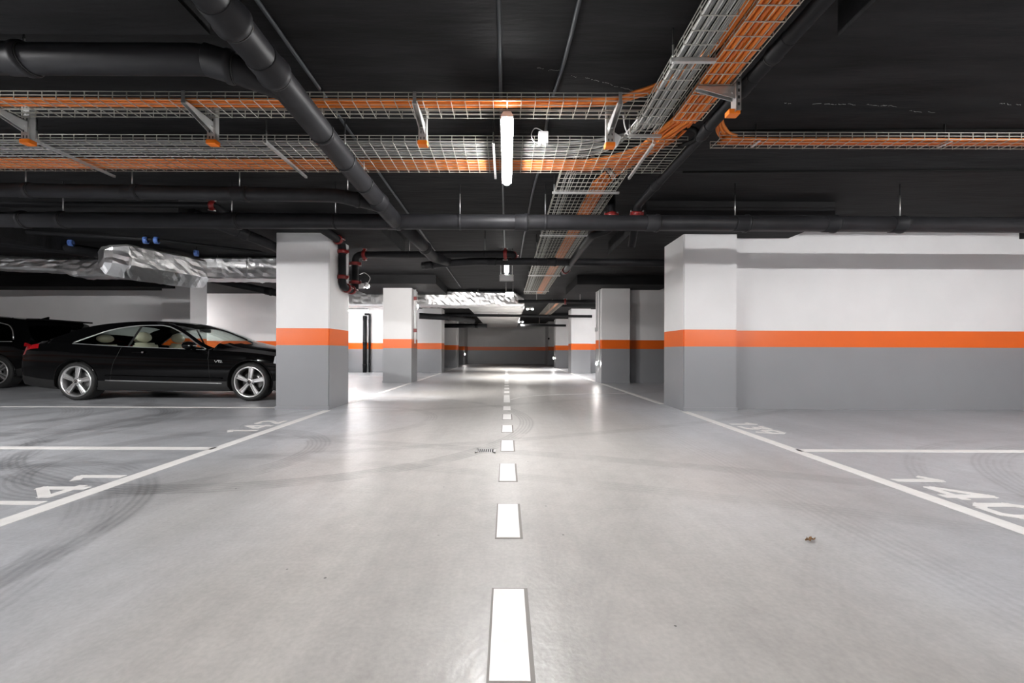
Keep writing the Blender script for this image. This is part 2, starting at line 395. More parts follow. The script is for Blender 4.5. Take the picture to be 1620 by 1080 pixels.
# ------------------------------------------------------------------ floor markings
ZL = 0.003
def strip(a, b, w, z=ZL):
    a = Vector((*a, z)); b = Vector((*b, z)); n = (b - a).normalized().cross(Vector((0, 0, 1))) * w / 2
    m = MB(); th = Vector((0, 0, -0.0028))
    m.add([a - n, a + n, b + n, b - n, a - n + th, a + n + th, b + n + th, b - n + th], [(3, 2, 1, 0), (4, 5, 6, 7), (0, 1, 5, 4), (1, 2, 6, 5), (2, 3, 7, 6), (3, 0, 4, 7)]); return m
def marking(name, m, lab=None, mt='line'): return struct(name, m, M[mt], floor, lab)
for sx in (-1, 1):
    marking('stall_edge_line', strip((sx * 2.46, 0.6), (sx * 2.57, 5.72), .1), 'white edge line between the aisle and the numbered stalls')
    for d0, d1 in ((6.55, 10.8), (11.58, 15.86), (16.6, 20.88), (21.6, 25.5)):
        marking('stall_edge_line', strip((sx * 2.57, d0), (sx * 2.57, d1), .1), 'white edge line between two pillars')
    for d in (-1.6, 0.93, 3.47) if sx > 0 else (-1.6, 0.93, 3.47, 6.0, 8.54):
        x0 = 2.54 if d < 5 else 3.42
        marking('stall_divider_line', strip((sx * x0, d), (sx * (7.6 if sx < 0 else 8.4), d), .085), 'white line dividing two parking stalls')
for d in (13.6, 18.6): marking('stall_divider_line', strip((-2.6, d), (-7.6, d), .085), 'white line dividing two parking stalls')
for k in range(22):
    d0 = 1.03 + .797 * k; x = 0.012
    if k == 7: continue
    d1 = d0 + .40
    if k == 8: d0 -= .72
    if k < 6:
        marking('dash_edge', strip((x + .003, d0 - .010), (x + .003, d1 + .006), .128, 0.0018), 'dark scuffed edge round a lane dash', 'sealer')
    marking('lane_dash', strip((x, d0), (x, d1), .108), 'white dash of the centre line')
cv = [(0.07, 7.05), (0.25, 7.42), (0.55, 7.72), (1.0, 7.95), (1.6, 8.1), (2.5, 8.2)]
m = MB()
for a, b in zip(cv, cv[1:]):
    s_ = strip(a, b, .035); m.add(s_.v, s_.f)
marking('guide_line', m, 'thin curved white line leaving the centre line')

GL = {'1': [[(.02, .78), (.30, .96), (.30, 0)]],
      '4': [[(.50, 0), (.50, .93), (.05, .36), (.05, .27), (.68, .27)]],
      '0': [[(.17, .08), (.06, .24), (.06, .76), (.17, .92), (.48, .92), (.59, .76), (.59, .24), (.48, .08), (.17, .08)]],
      '2': [[(.03, .76), (.12, .91), (.46, .91), (.57, .78), (.57, .62), (.06, .09), (.62, .09)]],
      '3': [[(.03, .91), (.57, .91), (.27, .55), (.50, .52), (.58, .40), (.58, .22), (.46, .09), (.03, .09)]],
      '9': [[(.56, .50), (.17, .44), (.06, .56), (.06, .80), (.17, .92), (.46, .92), (.57, .80), (.57, .40), (.36, .03)]]}
def number(txt, sx, starts, base, hh, lab):
    m = MB(); w = .17 * hh
    for ch, d0 in zip(txt, starts):
        for line in GL[ch]:
            pts = [(sx * (base + hh * q), d0 - sx * hh * p) for p, q in line]
            for i, (a, b) in enumerate(zip(pts, pts[1:])):
                a = Vector(a); b = Vector(b); e = (b - a).normalized() * w * .42
                aa = a - e if i > 0 else a; bb = b + e if i < len(pts) - 2 else b
                s_ = strip(tuple(aa), tuple(bb), w, ZL + i * 1e-5); m.add(s_.v, s_.f)
    return marking('stall_number', m, lab)
number('141', -1, (2.13, 2.31, 2.60), 2.585, .30, 'white painted number 141')
number('142', -1, (4.17, 4.38, 4.66), 2.66, .30, 'white painted number 142')
number('139', 1, (4.83, 4.62, 4.38), 2.67, .30, 'white painted number 139')
number('140', 1, (2.76, 2.53, 2.26), 2.60, .31, 'white painted number 140')

# floor drain
x0, x1, y0, y1 = -.262, -.088, 3.35, 3.49
t = thing('floor_drain', ((x0 + x1) / 2, (y0 + y1) / 2, 0), 'small square metal floor drain beside the dashed centre line', 'drain')
m = MB(); m.box(x0, x1, y0, y0 + .014, -.002, .005); m.box(x0, x1, y1 - .014, y1, -.002, .005); m.box(x0, x0 + .02, y0, y1, -.002, .005); m.box(x1 - .02, x1, y0, y1, -.002, .005)
m.build('frame', M['zinc'], t)
m = MB(); m.box(x0 + .02, x1 - .02, y0 + .014, y1 - .014, -.002, .002, 1)
for k in range(7):
    xx = x0 + .026 + k * .018; m.box(xx, xx + .008, y0 + .014, y1 - .014, .002, .004, 0)
m.build('grate', [M['grey_plastic'], M['dark']], t)
# dry leaf
bm = bmesh.new(); m = MB(); vs = []; c = at(1283, 854, F * H / (854 - VY))
for i in range(9):
    u = i / 8 - .5; w = .011 * math.cos(u * 3.0) * (1 + .4 * math.sin(i * 2.3))
    for s_ in (-1, 0, 1): vs.append((c.x + u * .05 + .004 * s_, c.y + s_ * w + u * .01, .004 + (.006 if s_ else 0) * (1 + math.sin(i * 1.7)) + .003 * i % .004))
fs = [(i * 3 + j, i * 3 + j + 1, i * 3 + j + 4, i * 3 + j + 3) for i in range(8) for j in range(2)]
n_ = len(vs); vs += [(x, y, z + .0012) for x, y, z in vs]; fs += [tuple(n_ + q for q in reversed(f)) for f in fs]
m.add(vs, fs); o = m.build('dry_leaf', M['leaf']); tag(o, 'small brown dry leaf lying alone on the grey floor', 'leaf'); bm.free()

# ------------------------------------------------------------------ pipes
def along(pts, s):
    for a, b in zip(pts, pts[1:]):
        L = (b - a).length
        if s <= L: return a + (b - a) * (s / L), (b - a).normalized()
        s -= L
    return pts[-1], (pts[-1] - pts[-2]).normalized()
def nearest(pts, q):
    best = None; acc = 0
    for a, b in zip(pts, pts[1:]):
        d = b - a; t = max(0, min(1, (q - a).dot(d) / max(d.dot(d), 1e-9))); p = a + d * t
        if best is None or (p - q).length < best[0]: best = ((p - q).length, p, d.normalized())
        acc += d.length
    return best[1], best[2]
def pipe(name, label, cat, pts, r, bend=0.15, m_='pipe', sockets=(), reds=(), rods=(), group=None, n=20, clampw=.03):
    """sockets/reds/rods are world points: the nearest place on the run gets a push-fit collar, a red grooved coupling or a hanger"""
    pts = [Vector(p) for p in pts]; path = fillet(pts, bend) if len(pts) > 2 else pts
    t = thing(name, path[0], label, cat, group)
    MB().tube(path, r, n).build('pipe_run', M[m_], t)
    for q in sockets:
        p, d = nearest(path, Vector(q)); k = r
        m = MB(); m.lathe([(k * .98, -.075), (k * 1.07, -.07), (k * 1.075, .03), (k * 1.17, .04), (k * 1.17, .066), (k * 1.08, .075), (k * .98, .078)], p, d, 24)
        m.lathe([(k * 1.0, .079), (k * 1.06, .079), (k * 1.05, .087), (k * 1.0, .087)], p, d, 24, 1)
        m.build('socket_collar', [M[m_], M['rubber']], t)
    for q in reds:
        p, d = nearest(path, Vector(q)); m = MB()
        m.lathe([(r * .98, -.03), (r * 1.25, -.028), (r * 1.32, -.012), (r * 1.32, .012), (r * 1.25, .028), (r * .98, .03)], p, d, 20)
        nx = d.cross(Vector((0, 1, 0)));
        if nx.length < .3: nx = d.cross(Vector((0, 0, 1)))
        nx.normalize()
        for s_ in (-1, 1):
            a = p + nx * s_ * r * 1.15; b = p + nx * s_ * r * 1.75; m.bar(a, b, .03, .04, d)
            o_ = p + nx * s_ * r * 1.6; m.tube([o_ - d * .04, o_ + d * .04], .009, 6, 1)
        m.build('pipe_coupling', [M['red'], M['zinc']], t)
    for q in rods:
        p, d = nearest(path, Vector(q)); m = MB()
        m.lathe([(r * 1.0, -clampw / 2), (r * 1.05, -clampw / 2), (r * 1.05, clampw / 2), (r * 1.0, clampw / 2)], p, d, 24, 1)
        z0 = p.z + r * 1.02; zb = max(z0 + .04, CE - .13)
        m.tube([(p.x, p.y, z0), (p.x, p.y, zb)], .006, 6, 0); m.tube([(p.x, p.y, zb), (p.x, p.y, CE)], .0062, 6, 1)
        m.build('hanger', [M['zinc'], M[m_]], t)
    return t

d = 4.6; zr = 1.489
pipe('drain_pipe', 'long black drain pipe spanning the whole hall just in front of the nearest pillars', 'pipe',
     [P(-8.2, d, zr + .02), P(8.2, d, zr - .012)], .0865,
     sockets=[at(px, 352, d) for px in (30, 92, 368, 622, 824, 1031, 1172, 1312, 1418)], rods=[at(px, 352, d) for px in (99, 366, 530, 727, 862, 1162, 1423)])
pipe('drain_pipe', 'thick black pipe descending diagonally past both orange cable trays', 'pipe',
     [P(-1.40, -1.2, 1.79), P(-1.39, 1.881, 1.665), P(-1.36, 3.5, 1.59), P(-1.325, 4.25, 1.545), P(-1.275, 4.56, 1.49)], .0865, .12,
     sockets=[at(352, 25, 1.95), at(420, 105, 2.3), at(600, 315, 4.1)], rods=[at(506, 205, 2.95), at(590, 290, 3.75), at(541, 250, 3.35)])
pipe('drain_pipe', 'black branch pipe from the camera side joining the diagonal pipe near the ceiling', 'pipe',
     [P(-6.5, 2.33, 1.705), P(-1.74, 2.33, 1.70), P(-1.40, 2.46, 1.635)], .08, .1, sockets=[at(25, 97, 2.33), at(345, 95, 2.33)], rods=[at(36, 97, 2.33)])
pipe('drain_pipe', 'slim black pipe below the wide tray, bending into the diagonal pipe', 'pipe',
     [P(-7.5, 4.06, 1.66), P(-1.70, 4.06, 1.585), P(-1.38, 4.22, 1.55)], .068, .12,
     sockets=[at(38, 303, 4.06), at(208, 306, 4.06), at(380, 309, 4.06), at(556, 314, 4.06)], rods=[at(40, 303, 4.06), at(208, 306, 4.06), at(378, 309, 4.06), at(549, 312, 4.06)])
pipe('sprinkler_pipe', 'thin black pipe tucked behind the two left drain pipes, red coupling at its end'.replace('left ', ''), 'pipe',
     [P(-8, 4.66, 1.70), P(-3.42, 4.66, 1.70), P(-3.40, 5.02, 1.64)], .036, .05, 'pipe2', reds=[P(-3.45, 4.66, 1.70), P(-3.40, 4.98, 1.645)])
pipe('drain_pipe', 'black pipe continuing beyond the front drain pipe towards the second cross pipe', 'pipe',
     [P(-1.235, 4.66, 1.49), P(-1.18, 5.6, 1.49), P(-1.17, 6.35, 1.50), P(-.98, 6.62, 1.50)], .080, .12, sockets=[P(-1.18, 5.7, 1.49)])
pipe('drain_pipe', 'second black cross pipe further back, running into the shaded pillar bay', 'pipe',
     [P(-1.42, 6.72, 1.44), P(-1.02, 6.66, 1.47), P(-.5, 6.62, 1.497), P(5.5, 6.62, 1.47)], .062, .1, sockets=[P(-1.3, 6.7, 1.45), P(-.25, 6.6, 1.49), P(.75, 6.6, 1.49)], rods=[P(.5, 6.62, 1.5)])
# sprinkler main running round the nearest pillar on the car side
xp = -2.515
pipe('sprinkler_pipe', 'black sprinkler riser looping down and up beside the nearest pillar with red couplings', 'pipe',
     [P(-2.52, 4.9, 1.66), P(xp, 6.10, 1.66), P(xp, 6.10, .99), P(xp, 6.62, .99), P(xp, 6.62, 1.60), P(.10, 6.40, 1.565), P(.10, 7.2, 1.66)], .056, .12, 'pipe2',
     reds=[P(-2.52, 5.05, 1.66), P(xp, 5.93, 1.66), P(xp, 6.1, 1.52), P(xp, 6.1, 1.13), P(xp, 6.27, .99), P(xp, 6.46, .99), P(xp, 6.62, 1.14), P(xp, 6.62, 1.45), P(xp + .16, 6.62, 1.6), P(-.02, 6.41, 1.565), P(.10, 6.6, 1.6), P(.1, 6.75, 1.62)],
     rods=[P(-.35, 6.44, 1.57), P(-1.6, 6.5, 1.58)])
pipe('sprinkler_pipe', 'slim black pipe running alongside the orange cable tray, ending in a red coupling', 'pipe',
     [P(1.62, -1, 1.80), P(1.585, 4.82, 1.775), P(1.585, 4.9, 1.60), P(1.585, 5.06, 1.34)], .046, .07, 'pipe2', sockets=[at(1238, 70, 2.33), at(1165, 135, 2.65), at(1118, 205, 3.2), at(1040, 290, 4.2)],
     reds=[P(1.585, 4.86, 1.69), P(1.585, 4.92, 1.56)])
pipe('sprinkler_pipe', 'short black vertical pipe stub with red coupling behind the front drain pipe', 'pipe',
     [P(1.27, 4.84, 1.95), P(1.27, 4.84, 1.49), P(1.08, 5.0, 1.47), P(1.065, 7.4, 1.47)], .048, .08, 'pipe2', reds=[P(1.27, 4.84, 1.66), P(1.06, 7.2, 1.46)])
pipe('sprinkler_pipe', 'black pipe carried over the aisle behind the shaded pillar row', 'pipe',
     [P(.35, 11.9, 1.50), P(2.9, 11.9, 1.50)], .05, .05, 'pipe2', rods=[P(.9, 11.9, 1.5), P(2.2, 11.9, 1.5)], reds=[P(1.75, 11.9, 1.5)])
pipe('sprinkler_pipe', 'far black cross pipe under the foil duct', 'pipe', [P(-2.4, 14.9, 1.36), P(3.2, 14.9, 1.33)], .05, .05, 'pipe2', rods=[P(-.3, 14.9, 1.35), P(1.6, 14.9, 1.35)])
pipe('sprinkler_pipe', 'furthest black cross pipe before the dark end wall', 'pipe', [P(.7, 19.4, 1.28), P(2.9, 19.4, 1.28)], .055, .05, 'pipe2', rods=[P(1.6, 19.4, 1.28)])
pipe('drain_pipe', 'dark pipe sloping behind the foil duct above the car bays', 'pipe', [P(-10.5, 4.9, 1.74), P(-8.14, 6.45, 1.77), P(-7.25, 7.7, 1.80)], .095, .3, sockets=[P(-8.3, 6.4, 1.77)])
pipe('drain_pipe', 'dark pipe under the foil duct above the coupe', 'pipe', [P(-6.9, 9.2, 1.66), P(-6.1, 9.3, 1.50), P(-5.4, 9.4, 1.36), P(-4.7, 9.6, 1.26)], .085, .15, sockets=[P(-5.6, 9.4, 1.4)])
pipe('drain_pipe', 'dark bend disappearing towards the top of the nearest pillar', 'pipe', [P(-3.75, 4.72, 1.62), P(-3.45, 5.6, 1.55), P(-3.42, 8.4, 1.50)], .07, .2, sockets=[P(-3.5, 5.3, 1.57)])
pipe('drain_pipe', 'dark branching pipe below the far foil duct', 'pipe', [P(-3.2, 14.6, 1.30), P(-2.0, 14.9, 1.26), P(-1.4, 16.6, 1.26)], .11, .2, sockets=[P(-2.2, 14.8, 1.27)])
pipe('drain_pipe', 'dark horizontal pipe crossing in front of the furthest pillars', 'pipe', [P(-3.0, 18.6, 1.20), P(-.9, 18.6, 1.20)], .1, .2, sockets=[P(-1.4, 18.6, 1.2)])
pipe('sprinkler_pipe', 'slim dark pipe with blue clips passing over the foil duct', 'pipe', [P(-7.6, 6.3, 1.86), P(-6.0, 6.78, 1.885), P(-4.3, 7.9, 1.885), P(-3.8, 7.9, 1.885)], .03, .1, 'pipe2')
# vertical pair on the far white wall
pipe('wall_riser', 'thicker black pipe standing on the floor against the far white wall', 'pipe', [P(-5.68, 15.98, -H), P(-5.68, 15.98, 1.42)], .075, .1, 'pipe2', sockets=[P(-5.68, 15.98, -.6), P(-5.68, 15.98, .3), P(-5.68, 15.98, 1.3)])
pipe('wall_riser', 'thinner black pipe beside the thicker riser, hooked at the top', 'pipe', [P(-5.49, 15.98, -H), P(-5.49, 15.98, 1.48), P(-5.68, 15.98, 1.48)], .042, .06, 'pipe2', sockets=[P(-5.5, 15.98, -.58), P(-5.5, 15.98, .3), P(-5.5, 15.98, 1.2)])

def run(name, label, cat, pts, r, mt, group=None, n=8, smooth=True):
    pts = [Vector(p) for p in pts]; o = MB().tube(catmull(pts) if smooth and len(pts) > 2 else pts, r, n).build(name, M[mt], None, pts[0])
    return tag(o, label, cat, group)
zc = 1.936
run('conduit', 'straight grey conduit on the ceiling passing just beside the lit tube lamp', 'conduit', [P(-.048, -1, zc), P(-.048, 3.6, zc), P(-.04, 7.4, zc)], .013, 'dpipe', smooth=False)
run('conduit', 'grey ceiling conduit passing behind the white junction box by the lamp', 'conduit', [P(.40, -1, zc), P(.395, 2.2, zc), P(.335, 3.2, zc), P(.355, 4, zc), P(.31, 5, zc), P(.28, 8.5, zc)], .013, 'dpipe')
run('conduit', 'grey ceiling conduit alongside the thick diagonal pipe', 'conduit', [P(-1.375, -1, zc), P(-1.39, 4, zc), P(-1.38, 12, zc)], .013, 'dpipe', smooth=False)
run('ceiling_cable', 'black cable on the ceiling kinking upwards above the blank wall', 'cable', [P(1.9, 4.30, 1.945), P(5.6, 4.22, 1.945), P(5.98, 4.21, 1.945), P(6.1, 4.13, 1.945), P(6.6, 3.9, 1.945), P(7.4, 3.6, 1.945)], .011, 'kcable')
run('ceiling_cable', 'black cable on the ceiling directly above the short orange cable tray', 'cable', [P(1.9, 3.50, 1.942), P(4, 3.47, 1.942), P(8, 3.45, 1.942)], .011, 'kcable')

# ------------------------------------------------------------------ wire cable trays
TZ = 1.78
def tray(label, axis, a, b, w0, w1, z=TZ, side=.055, pitch=.1, lp=.05):
    m = MB(); r = .0022; z = H + z
    def put(l0, l1, w0_, w1_, z0, z1):
        if axis == 'x': m.box(l0, l1, w0_, w1_, z0, z1)
        else: m.box(w0_, w1_, l0, l1, z0, z1)
    nl = max(2, round((w1 - w0) / lp))
    for i in range(nl + 1):
        w = w0 + (w1 - w0) * i / nl; put(a, b, w - r, w + r, z - r, z + r)
    for w in (w0, w1):
        put(a, b, w - r, w + r, z + side - r, z + side + r); put(a, b, w - r, w + r, z + side * .5 - r, z + side * .5 + r)
    n = round((b - a) / pitch)
    for i in range(n + 1):
        l = a + (b - a) * i / n
        put(l - r, l + r, w0, w1, z - 3 * r, z - r)
        for w in (w0, w1): put(l - r, l + r, w - r, w + r, z - 2 * r, z + side)
    o = m.build('wire_cable_tray', M['wire'], None, (a, w0, z) if axis == 'x' else (w0, a, z))
    return tag(o, label, 'cable tray')
tray('narrow wire tray spanning the hall nearest the camera, thin orange cables along one edge', 'x', -6, 1.0, 2.825, 3.04)
tray('wide wire tray across the hall carrying grey cables and an orange bundle, lamp below it', 'x', -6.5, 1.54, 3.39, 3.96)
tray('wire tray of grey cables running up and out of frame beside the orange one', 'y', -.8, 3.3, 1.02, 1.22)
tray('wire tray packed with orange cables beside the slim black pipe', 'y', -.8, 3.05, 1.275, 1.495)
tray('long wire tray running away over the aisle with an orange strip in its middle', 'y', 3.98, 12.3, .54, 1.20)
tray('short wire tray of orange cables above the blank white wall', 'x', 1.77, 7.0, 3.318, 3.47)
tray('far wire tray beyond the second pillars with an orange strip', 'y', 13.0, 19.0, 1.50, 1.98, 1.66)

cz = lambda z: H + z
def cable(name, label, group, pts, r, mt, n=6):
    o = MB().tube(catmull(pts, 7), r, n).build(name, M[mt], None, Vector(pts[0])); return tag(o, label, 'cable', group)
G = 'orange cables in the nearest cross tray'
for i in range(5):
    y = 2.842 + i * .0175; z = TZ + .012 + (i % 2) * .012
    cable('orange_cable', 'orange cable lying in the narrow tray nearest the camera', G,
          [P(-6, y, z), P(-2, y + .004, z), P(-.9, y - .004, z - .004), P(.6, y, z + .01), P(.92, y - .01, z + .06), P(1.12, y - .12, z + .085), P(1.225 + i * .009, 2.45, z + .06), P(1.232 + i * .009, 2, z + .03), P(1.232 + i * .009, -.8, z + .03)], .0105, 'rcable' if i % 2 else 'ocable')
G = 'grey cables turning from the grey tray into the wide tray'
for i in range(11):
    x = 1.034 + i * .0170; y = 3.415 + (10 - i) * .026; z = TZ + .012 + (i % 3) * .008
    cable('grey_cable', 'grey cable bending from the grey tray into the wide cross tray', G,
          [P(x, -.8, z), P(x, 2.9, z), P(x - .01, 3.1, z + .03), P(x - .06, y - .12, z + .065), P(.86 + (i % 4) * .02, y - .015, z + .04), P(.6, y, z + .005), P(0.1, y + .004 * (i % 3), z), P(-2.4, y - .004 * (i % 2), z), P(-6.5, y, z)], .0060, 'gcable' if i % 4 else 'wcable')
G = 'orange cables from the orange tray into the wide tray'
for i in range(12):
    x = 1.288 + (i % 12) * .0175; y = 3.735 + i * .0185; z = TZ + .012 + (i % 2) * .013
    cable('orange_cable', 'orange cable sweeping from the orange tray into the wide cross tray', G,
          [P(x, -.8, z), P(x, 2.75, z), P(x - .005, 3.05, z + .01), P(x - .05 - .01 * (i % 3), 3.3, z + .03), P(1.14 + .012 * i, 3.58, z + .02 + .004 * (i % 3)), P(.82 + .01 * i, y - .03, z), P(.4, y, z), P(-1.8, y + .003 * (i % 3), z), P(-6.5, y, z)], .0115, 'rcable' if i % 3 == 1 else 'ocable')
G = 'orange cables from the orange tray down the long aisle tray'
for i in range(11):
    x = 1.293 + i * .0178; xl = .925 + i * .0155; z = TZ + .036 + (i % 2) * .012
    cable('orange_cable', 'orange cable running from the orange tray down the long aisle tray', G,
          [P(x, -.8, z), P(x, 2.7, z), P(x, 3.05, z + .01), P(x - .02 * (i % 3), 3.4, z + .01), P((x + xl) / 2, 3.8, z + .02), P(xl, 4.25, z - .015), P(xl, 5, z - .022), P(xl, 12.3, z - .022)], .0095, 'rcable' if i % 4 == 2 else 'ocable')
G = 'grey cables in the long aisle tray'
for i in range(10):
    x = (.575 + i * .02) if i < 6 else (1.10 + (i - 6) * .022); z = TZ + .011
    cable('grey_cable', 'grey cable lying in the long aisle tray', G, [P(.62 + .02 * i, 3.7, z + .05), P(x, 4.2, z + .01), P(x, 5, z), P(x, 12.3, z)], .0065, 'gcable' if i % 3 else 'kcable')
G = 'orange cables in the short tray above the blank wall'
for i in range(6):
    y = 3.34 + i * .021; z = TZ + .012 + (i % 2) * .012
    cable('orange_cable', 'orange cable in the short tray above the blank white wall', G, [P(1.70, 3.16 + .01 * i, z + .09), P(1.78, y - .08, z + .055), P(1.92, y - .01, z + .02), P(2.3, y, z), P(7, y, z)], .0115, 'rcable' if i % 3 == 1 else 'ocable')
G = 'orange cables in the far tray'
for i in range(5): cable('orange_cable', 'orange cable in the far wire tray', G, [P(1.72 + .02 * i, 13, 1.672), P(1.72 + .02 * i, 16, 1.672), P(1.72 + .02 * i, 19, 1.672)], .010, 'ocable')
cable('black_cable', 'loose black cable coil hanging where the trays cross', None, [P(1.42, 3.30, 1.86), P(1.52, 3.22, 1.80), P(1.56, 3.30, 1.765), P(1.50, 3.40, 1.77), P(1.47, 3.62, 1.83), P(1.50, 3.9, 1.80), P(1.44, 4.1, 1.86), P(1.40, 4.3, 1.925)], .018, 'kcable', 8)
cable('white_cable', 'white looping lead of the junction box by the tube lamp', None, [P(.32, 3.38, 1.86), P(.24, 3.36, 1.885), P(.205, 3.36, 1.83), P(.23, 3.37, 1.775), P(.28, 3.37, 1.765)], .004, 'wcable')
cable('yellow_cable', 'short pale yellow earth lead dropping onto the tray crossing', None, [P(.88, 3.02, 1.80), P(.93, 3.15, 1.79), P(1.0, 3.3, 1.80)], .005, 'wcable')

# cantilever brackets
def bracket(x, y, zb, label, axis='y', ln=.27, zarm=TZ - .012):
    t = thing('cantilever_bracket', (x, y, CE), label, 'bracket', 'cantilever tray brackets')
    m = MB(); w = .032
    z0 = H + zb; a = Vector((x, y, z0))
    if axis == 'y':
        m.box(x - w, x + w, y - .003, y + .003, z0, CE); m.box(x - w, x - w + .005, y, y + .038, z0, CE); m.box(x + w - .005, x + w, y, y + .038, z0, CE)
        k = z0 + .03
        while k < CE - .05:
            for xx in (-.013, .013): m.box(x + xx - .004, x + xx + .004, y - .0035, y - .0028, k, k + .02, 1)
            k += .045
    else:
        m.box(x - .003, x + .003, y - w, y + w, z0, CE); m.box(x, x + .03, y - w, y - w + .005, z0, CE); m.box(x, x + .03, y + w - .005, y + w, z0, CE)
        k = z0 + .03
        while k < CE - .05:
            m.box(x + .008, x + .02, y - w - .001, y - w, k, k + .02, 1); k += .045
    m.build('post', [M['zinc'], M['dark']], t)
    m = MB(); za = H + zarm
    if axis == 'y':
        for s_ in (-1, 1):
            xx = x + s_ * .017
            m.add([(xx - .002, y, za - .085), (xx + .002, y, za - .085), (xx + .002, y, za), (xx - .002, y, za), (xx - .002, y - ln, za - .018), (xx + .002, y - ln, za - .018), (xx + .002, y - ln, za), (xx - .002, y - ln, za)],
                  [(0, 1, 2, 3), (7, 6, 5, 4), (0, 4, 5, 1), (1, 5, 6, 2), (2, 6, 7, 3), (3, 7, 4, 0)])
        m.box(x - .019, x + .019, y - ln, y, za - .003, za)
        m.tube([(x - .025, y - .02, za - .045), (x + .025, y - .02, za - .045)], .008, 6)
        m.box(x - .012, x + .012, y - ln - .004, y - ln, za - .02, za + .065)
    else:
        for s_ in (-1, 1):
            yy = y + s_ * .017
            m.add([(x, yy - .002, za - .085), (x, yy + .002, za - .085), (x, yy + .002, za), (x, yy - .002, za), (x - ln, yy - .002, za - .018), (x - ln, yy + .002, za - .018), (x - ln, yy + .002, za), (x - ln, yy - .002, za)],
                  [(3, 2, 1, 0), (4, 5, 6, 7), (1, 5, 4, 0), (2, 6, 5, 1), (3, 7, 6, 2), (0, 4, 7, 3)])
        m.box(x - ln, x, y - .019, y + .019, za - .003, za)
        m.tube([(x - .02, y - .025, za - .045), (x - .02, y + .025, za - .045)], .008, 6)
    m.build('arm', M['zinc'], t)
    m = MB(); m.bbox(x - .038, x + .038, y - .012, y + .046, z0 - .012, z0 + .022, .004); m.build('end_cap', M['cap'], t)
bracket(-3.73, 3.085, 1.61, 'steel bracket with orange end cap furthest from the lamp along the narrow tray')
bracket(-2.29, 3.085, 1.61, 'steel bracket with orange end cap, middle of three on the car side')
bracket(-.655, 3.085, 1.61, 'steel bracket with orange end cap between the diagonal pipe and the lit tube lamp')
bracket(.80, 3.085, 1.60, 'steel bracket with orange end cap between the white junction boxes')
bracket(1.515, 2.66, 1.60, 'steel bracket with orange end cap under the tray packed with orange cables', 'x', .25)
# trapeze bars
def trapeze(a, b, rod_at, label):
    a = Vector(a); b = Vector(b)
    t = thing('tray_support', a, label, 'tray support', 'trapeze bars under the trays')
    m = MB(); m.bar(a, b, .022, .022); d_ = (b - a).normalized()
    m.build('cross_bar', [M['zinc'], M['dark']], t)
    for q in rod_at:
        p = a + (b - a) * q; m = MB(); m.tube([(p.x, p.y, p.z - .02), (p.x, p.y, CE - .1)], .006, 6); m.tube([(p.x, p.y, CE - .1), (p.x, p.y, CE)], .0062, 6, 1)
        m.build('threaded_rod', [M['zinc'], M['dark']], t)
zt = TZ - .024
for x, lab in ((-3.97, 'grey bar under the wide tray furthest from the lamp'), (-2.03, 'grey bar under the wide tray just before the diagonal pipe'),
               (-.115, 'grey bar under the wide tray right beside the lit tube lamp'), (1.235, 'grey bar under the crossing of the wide tray and the orange bundle')):
    trapeze(P(x, 3.34, zt), P(x, 4.03, zt), (.03,), lab)
for d, lab in ((2.40, 'grey bar under the grey cable tray beside the orange tray'), (3.24, 'grey bar at the end of the grey cable tray above the crossing')):
    trapeze(P(.985, d, zt), P(1.255, d, zt), (.05,), lab)
for d, lab in ((4.40, 'grey bar under the aisle tray nearest the crossing'), (6.02, 'grey bar under the aisle tray just behind the front drain pipe'), (9.2, 'third grey bar along the aisle tray'), (11.6, 'furthest grey bar along the aisle tray')):
    trapeze(P(.50, d, zt), P(1.24, d, zt), (.03, .97) if d > 5 else (.03,), lab)
trapeze(P(3.73, 3.34, zt + .03), P(3.73, 3.45, zt + .03), (.5,), 'small hanger plate further along the short orange tray over the blank wall')
trapeze(P(2.12, 3.34, zt + .03), P(2.12, 3.45, zt + .03), (.5,), 'small hanger plate near the start of the short orange tray over the blank wall')
def jbox(c, rot, label):
    m = MB(); m.bbox(-.042, .042, -.022, .022, -.05, .05, .008)
    o = m.build('junction_box', M['white_plastic']); o.location = c; o.rotation_euler = rot
    tag(o, label, 'junction box')
    for x, z in ((-.02, -.054), (.02, -.054)):
        k = MB(); k.tube([(x, 0, z - .008), (x, 0, z + .008)], .009, 10); g = k.build('cable_gland', M['grey_plastic']); g.parent = o
jbox(P(.305, 3.355, 1.80), (0, 0, 0), 'small white junction box hanging on the wide tray beside the tube lamp')
jbox(P(.905, 3.36, 1.785), (0, R(24), R(15)), 'tilted white junction box where the grey tray meets the wide tray')

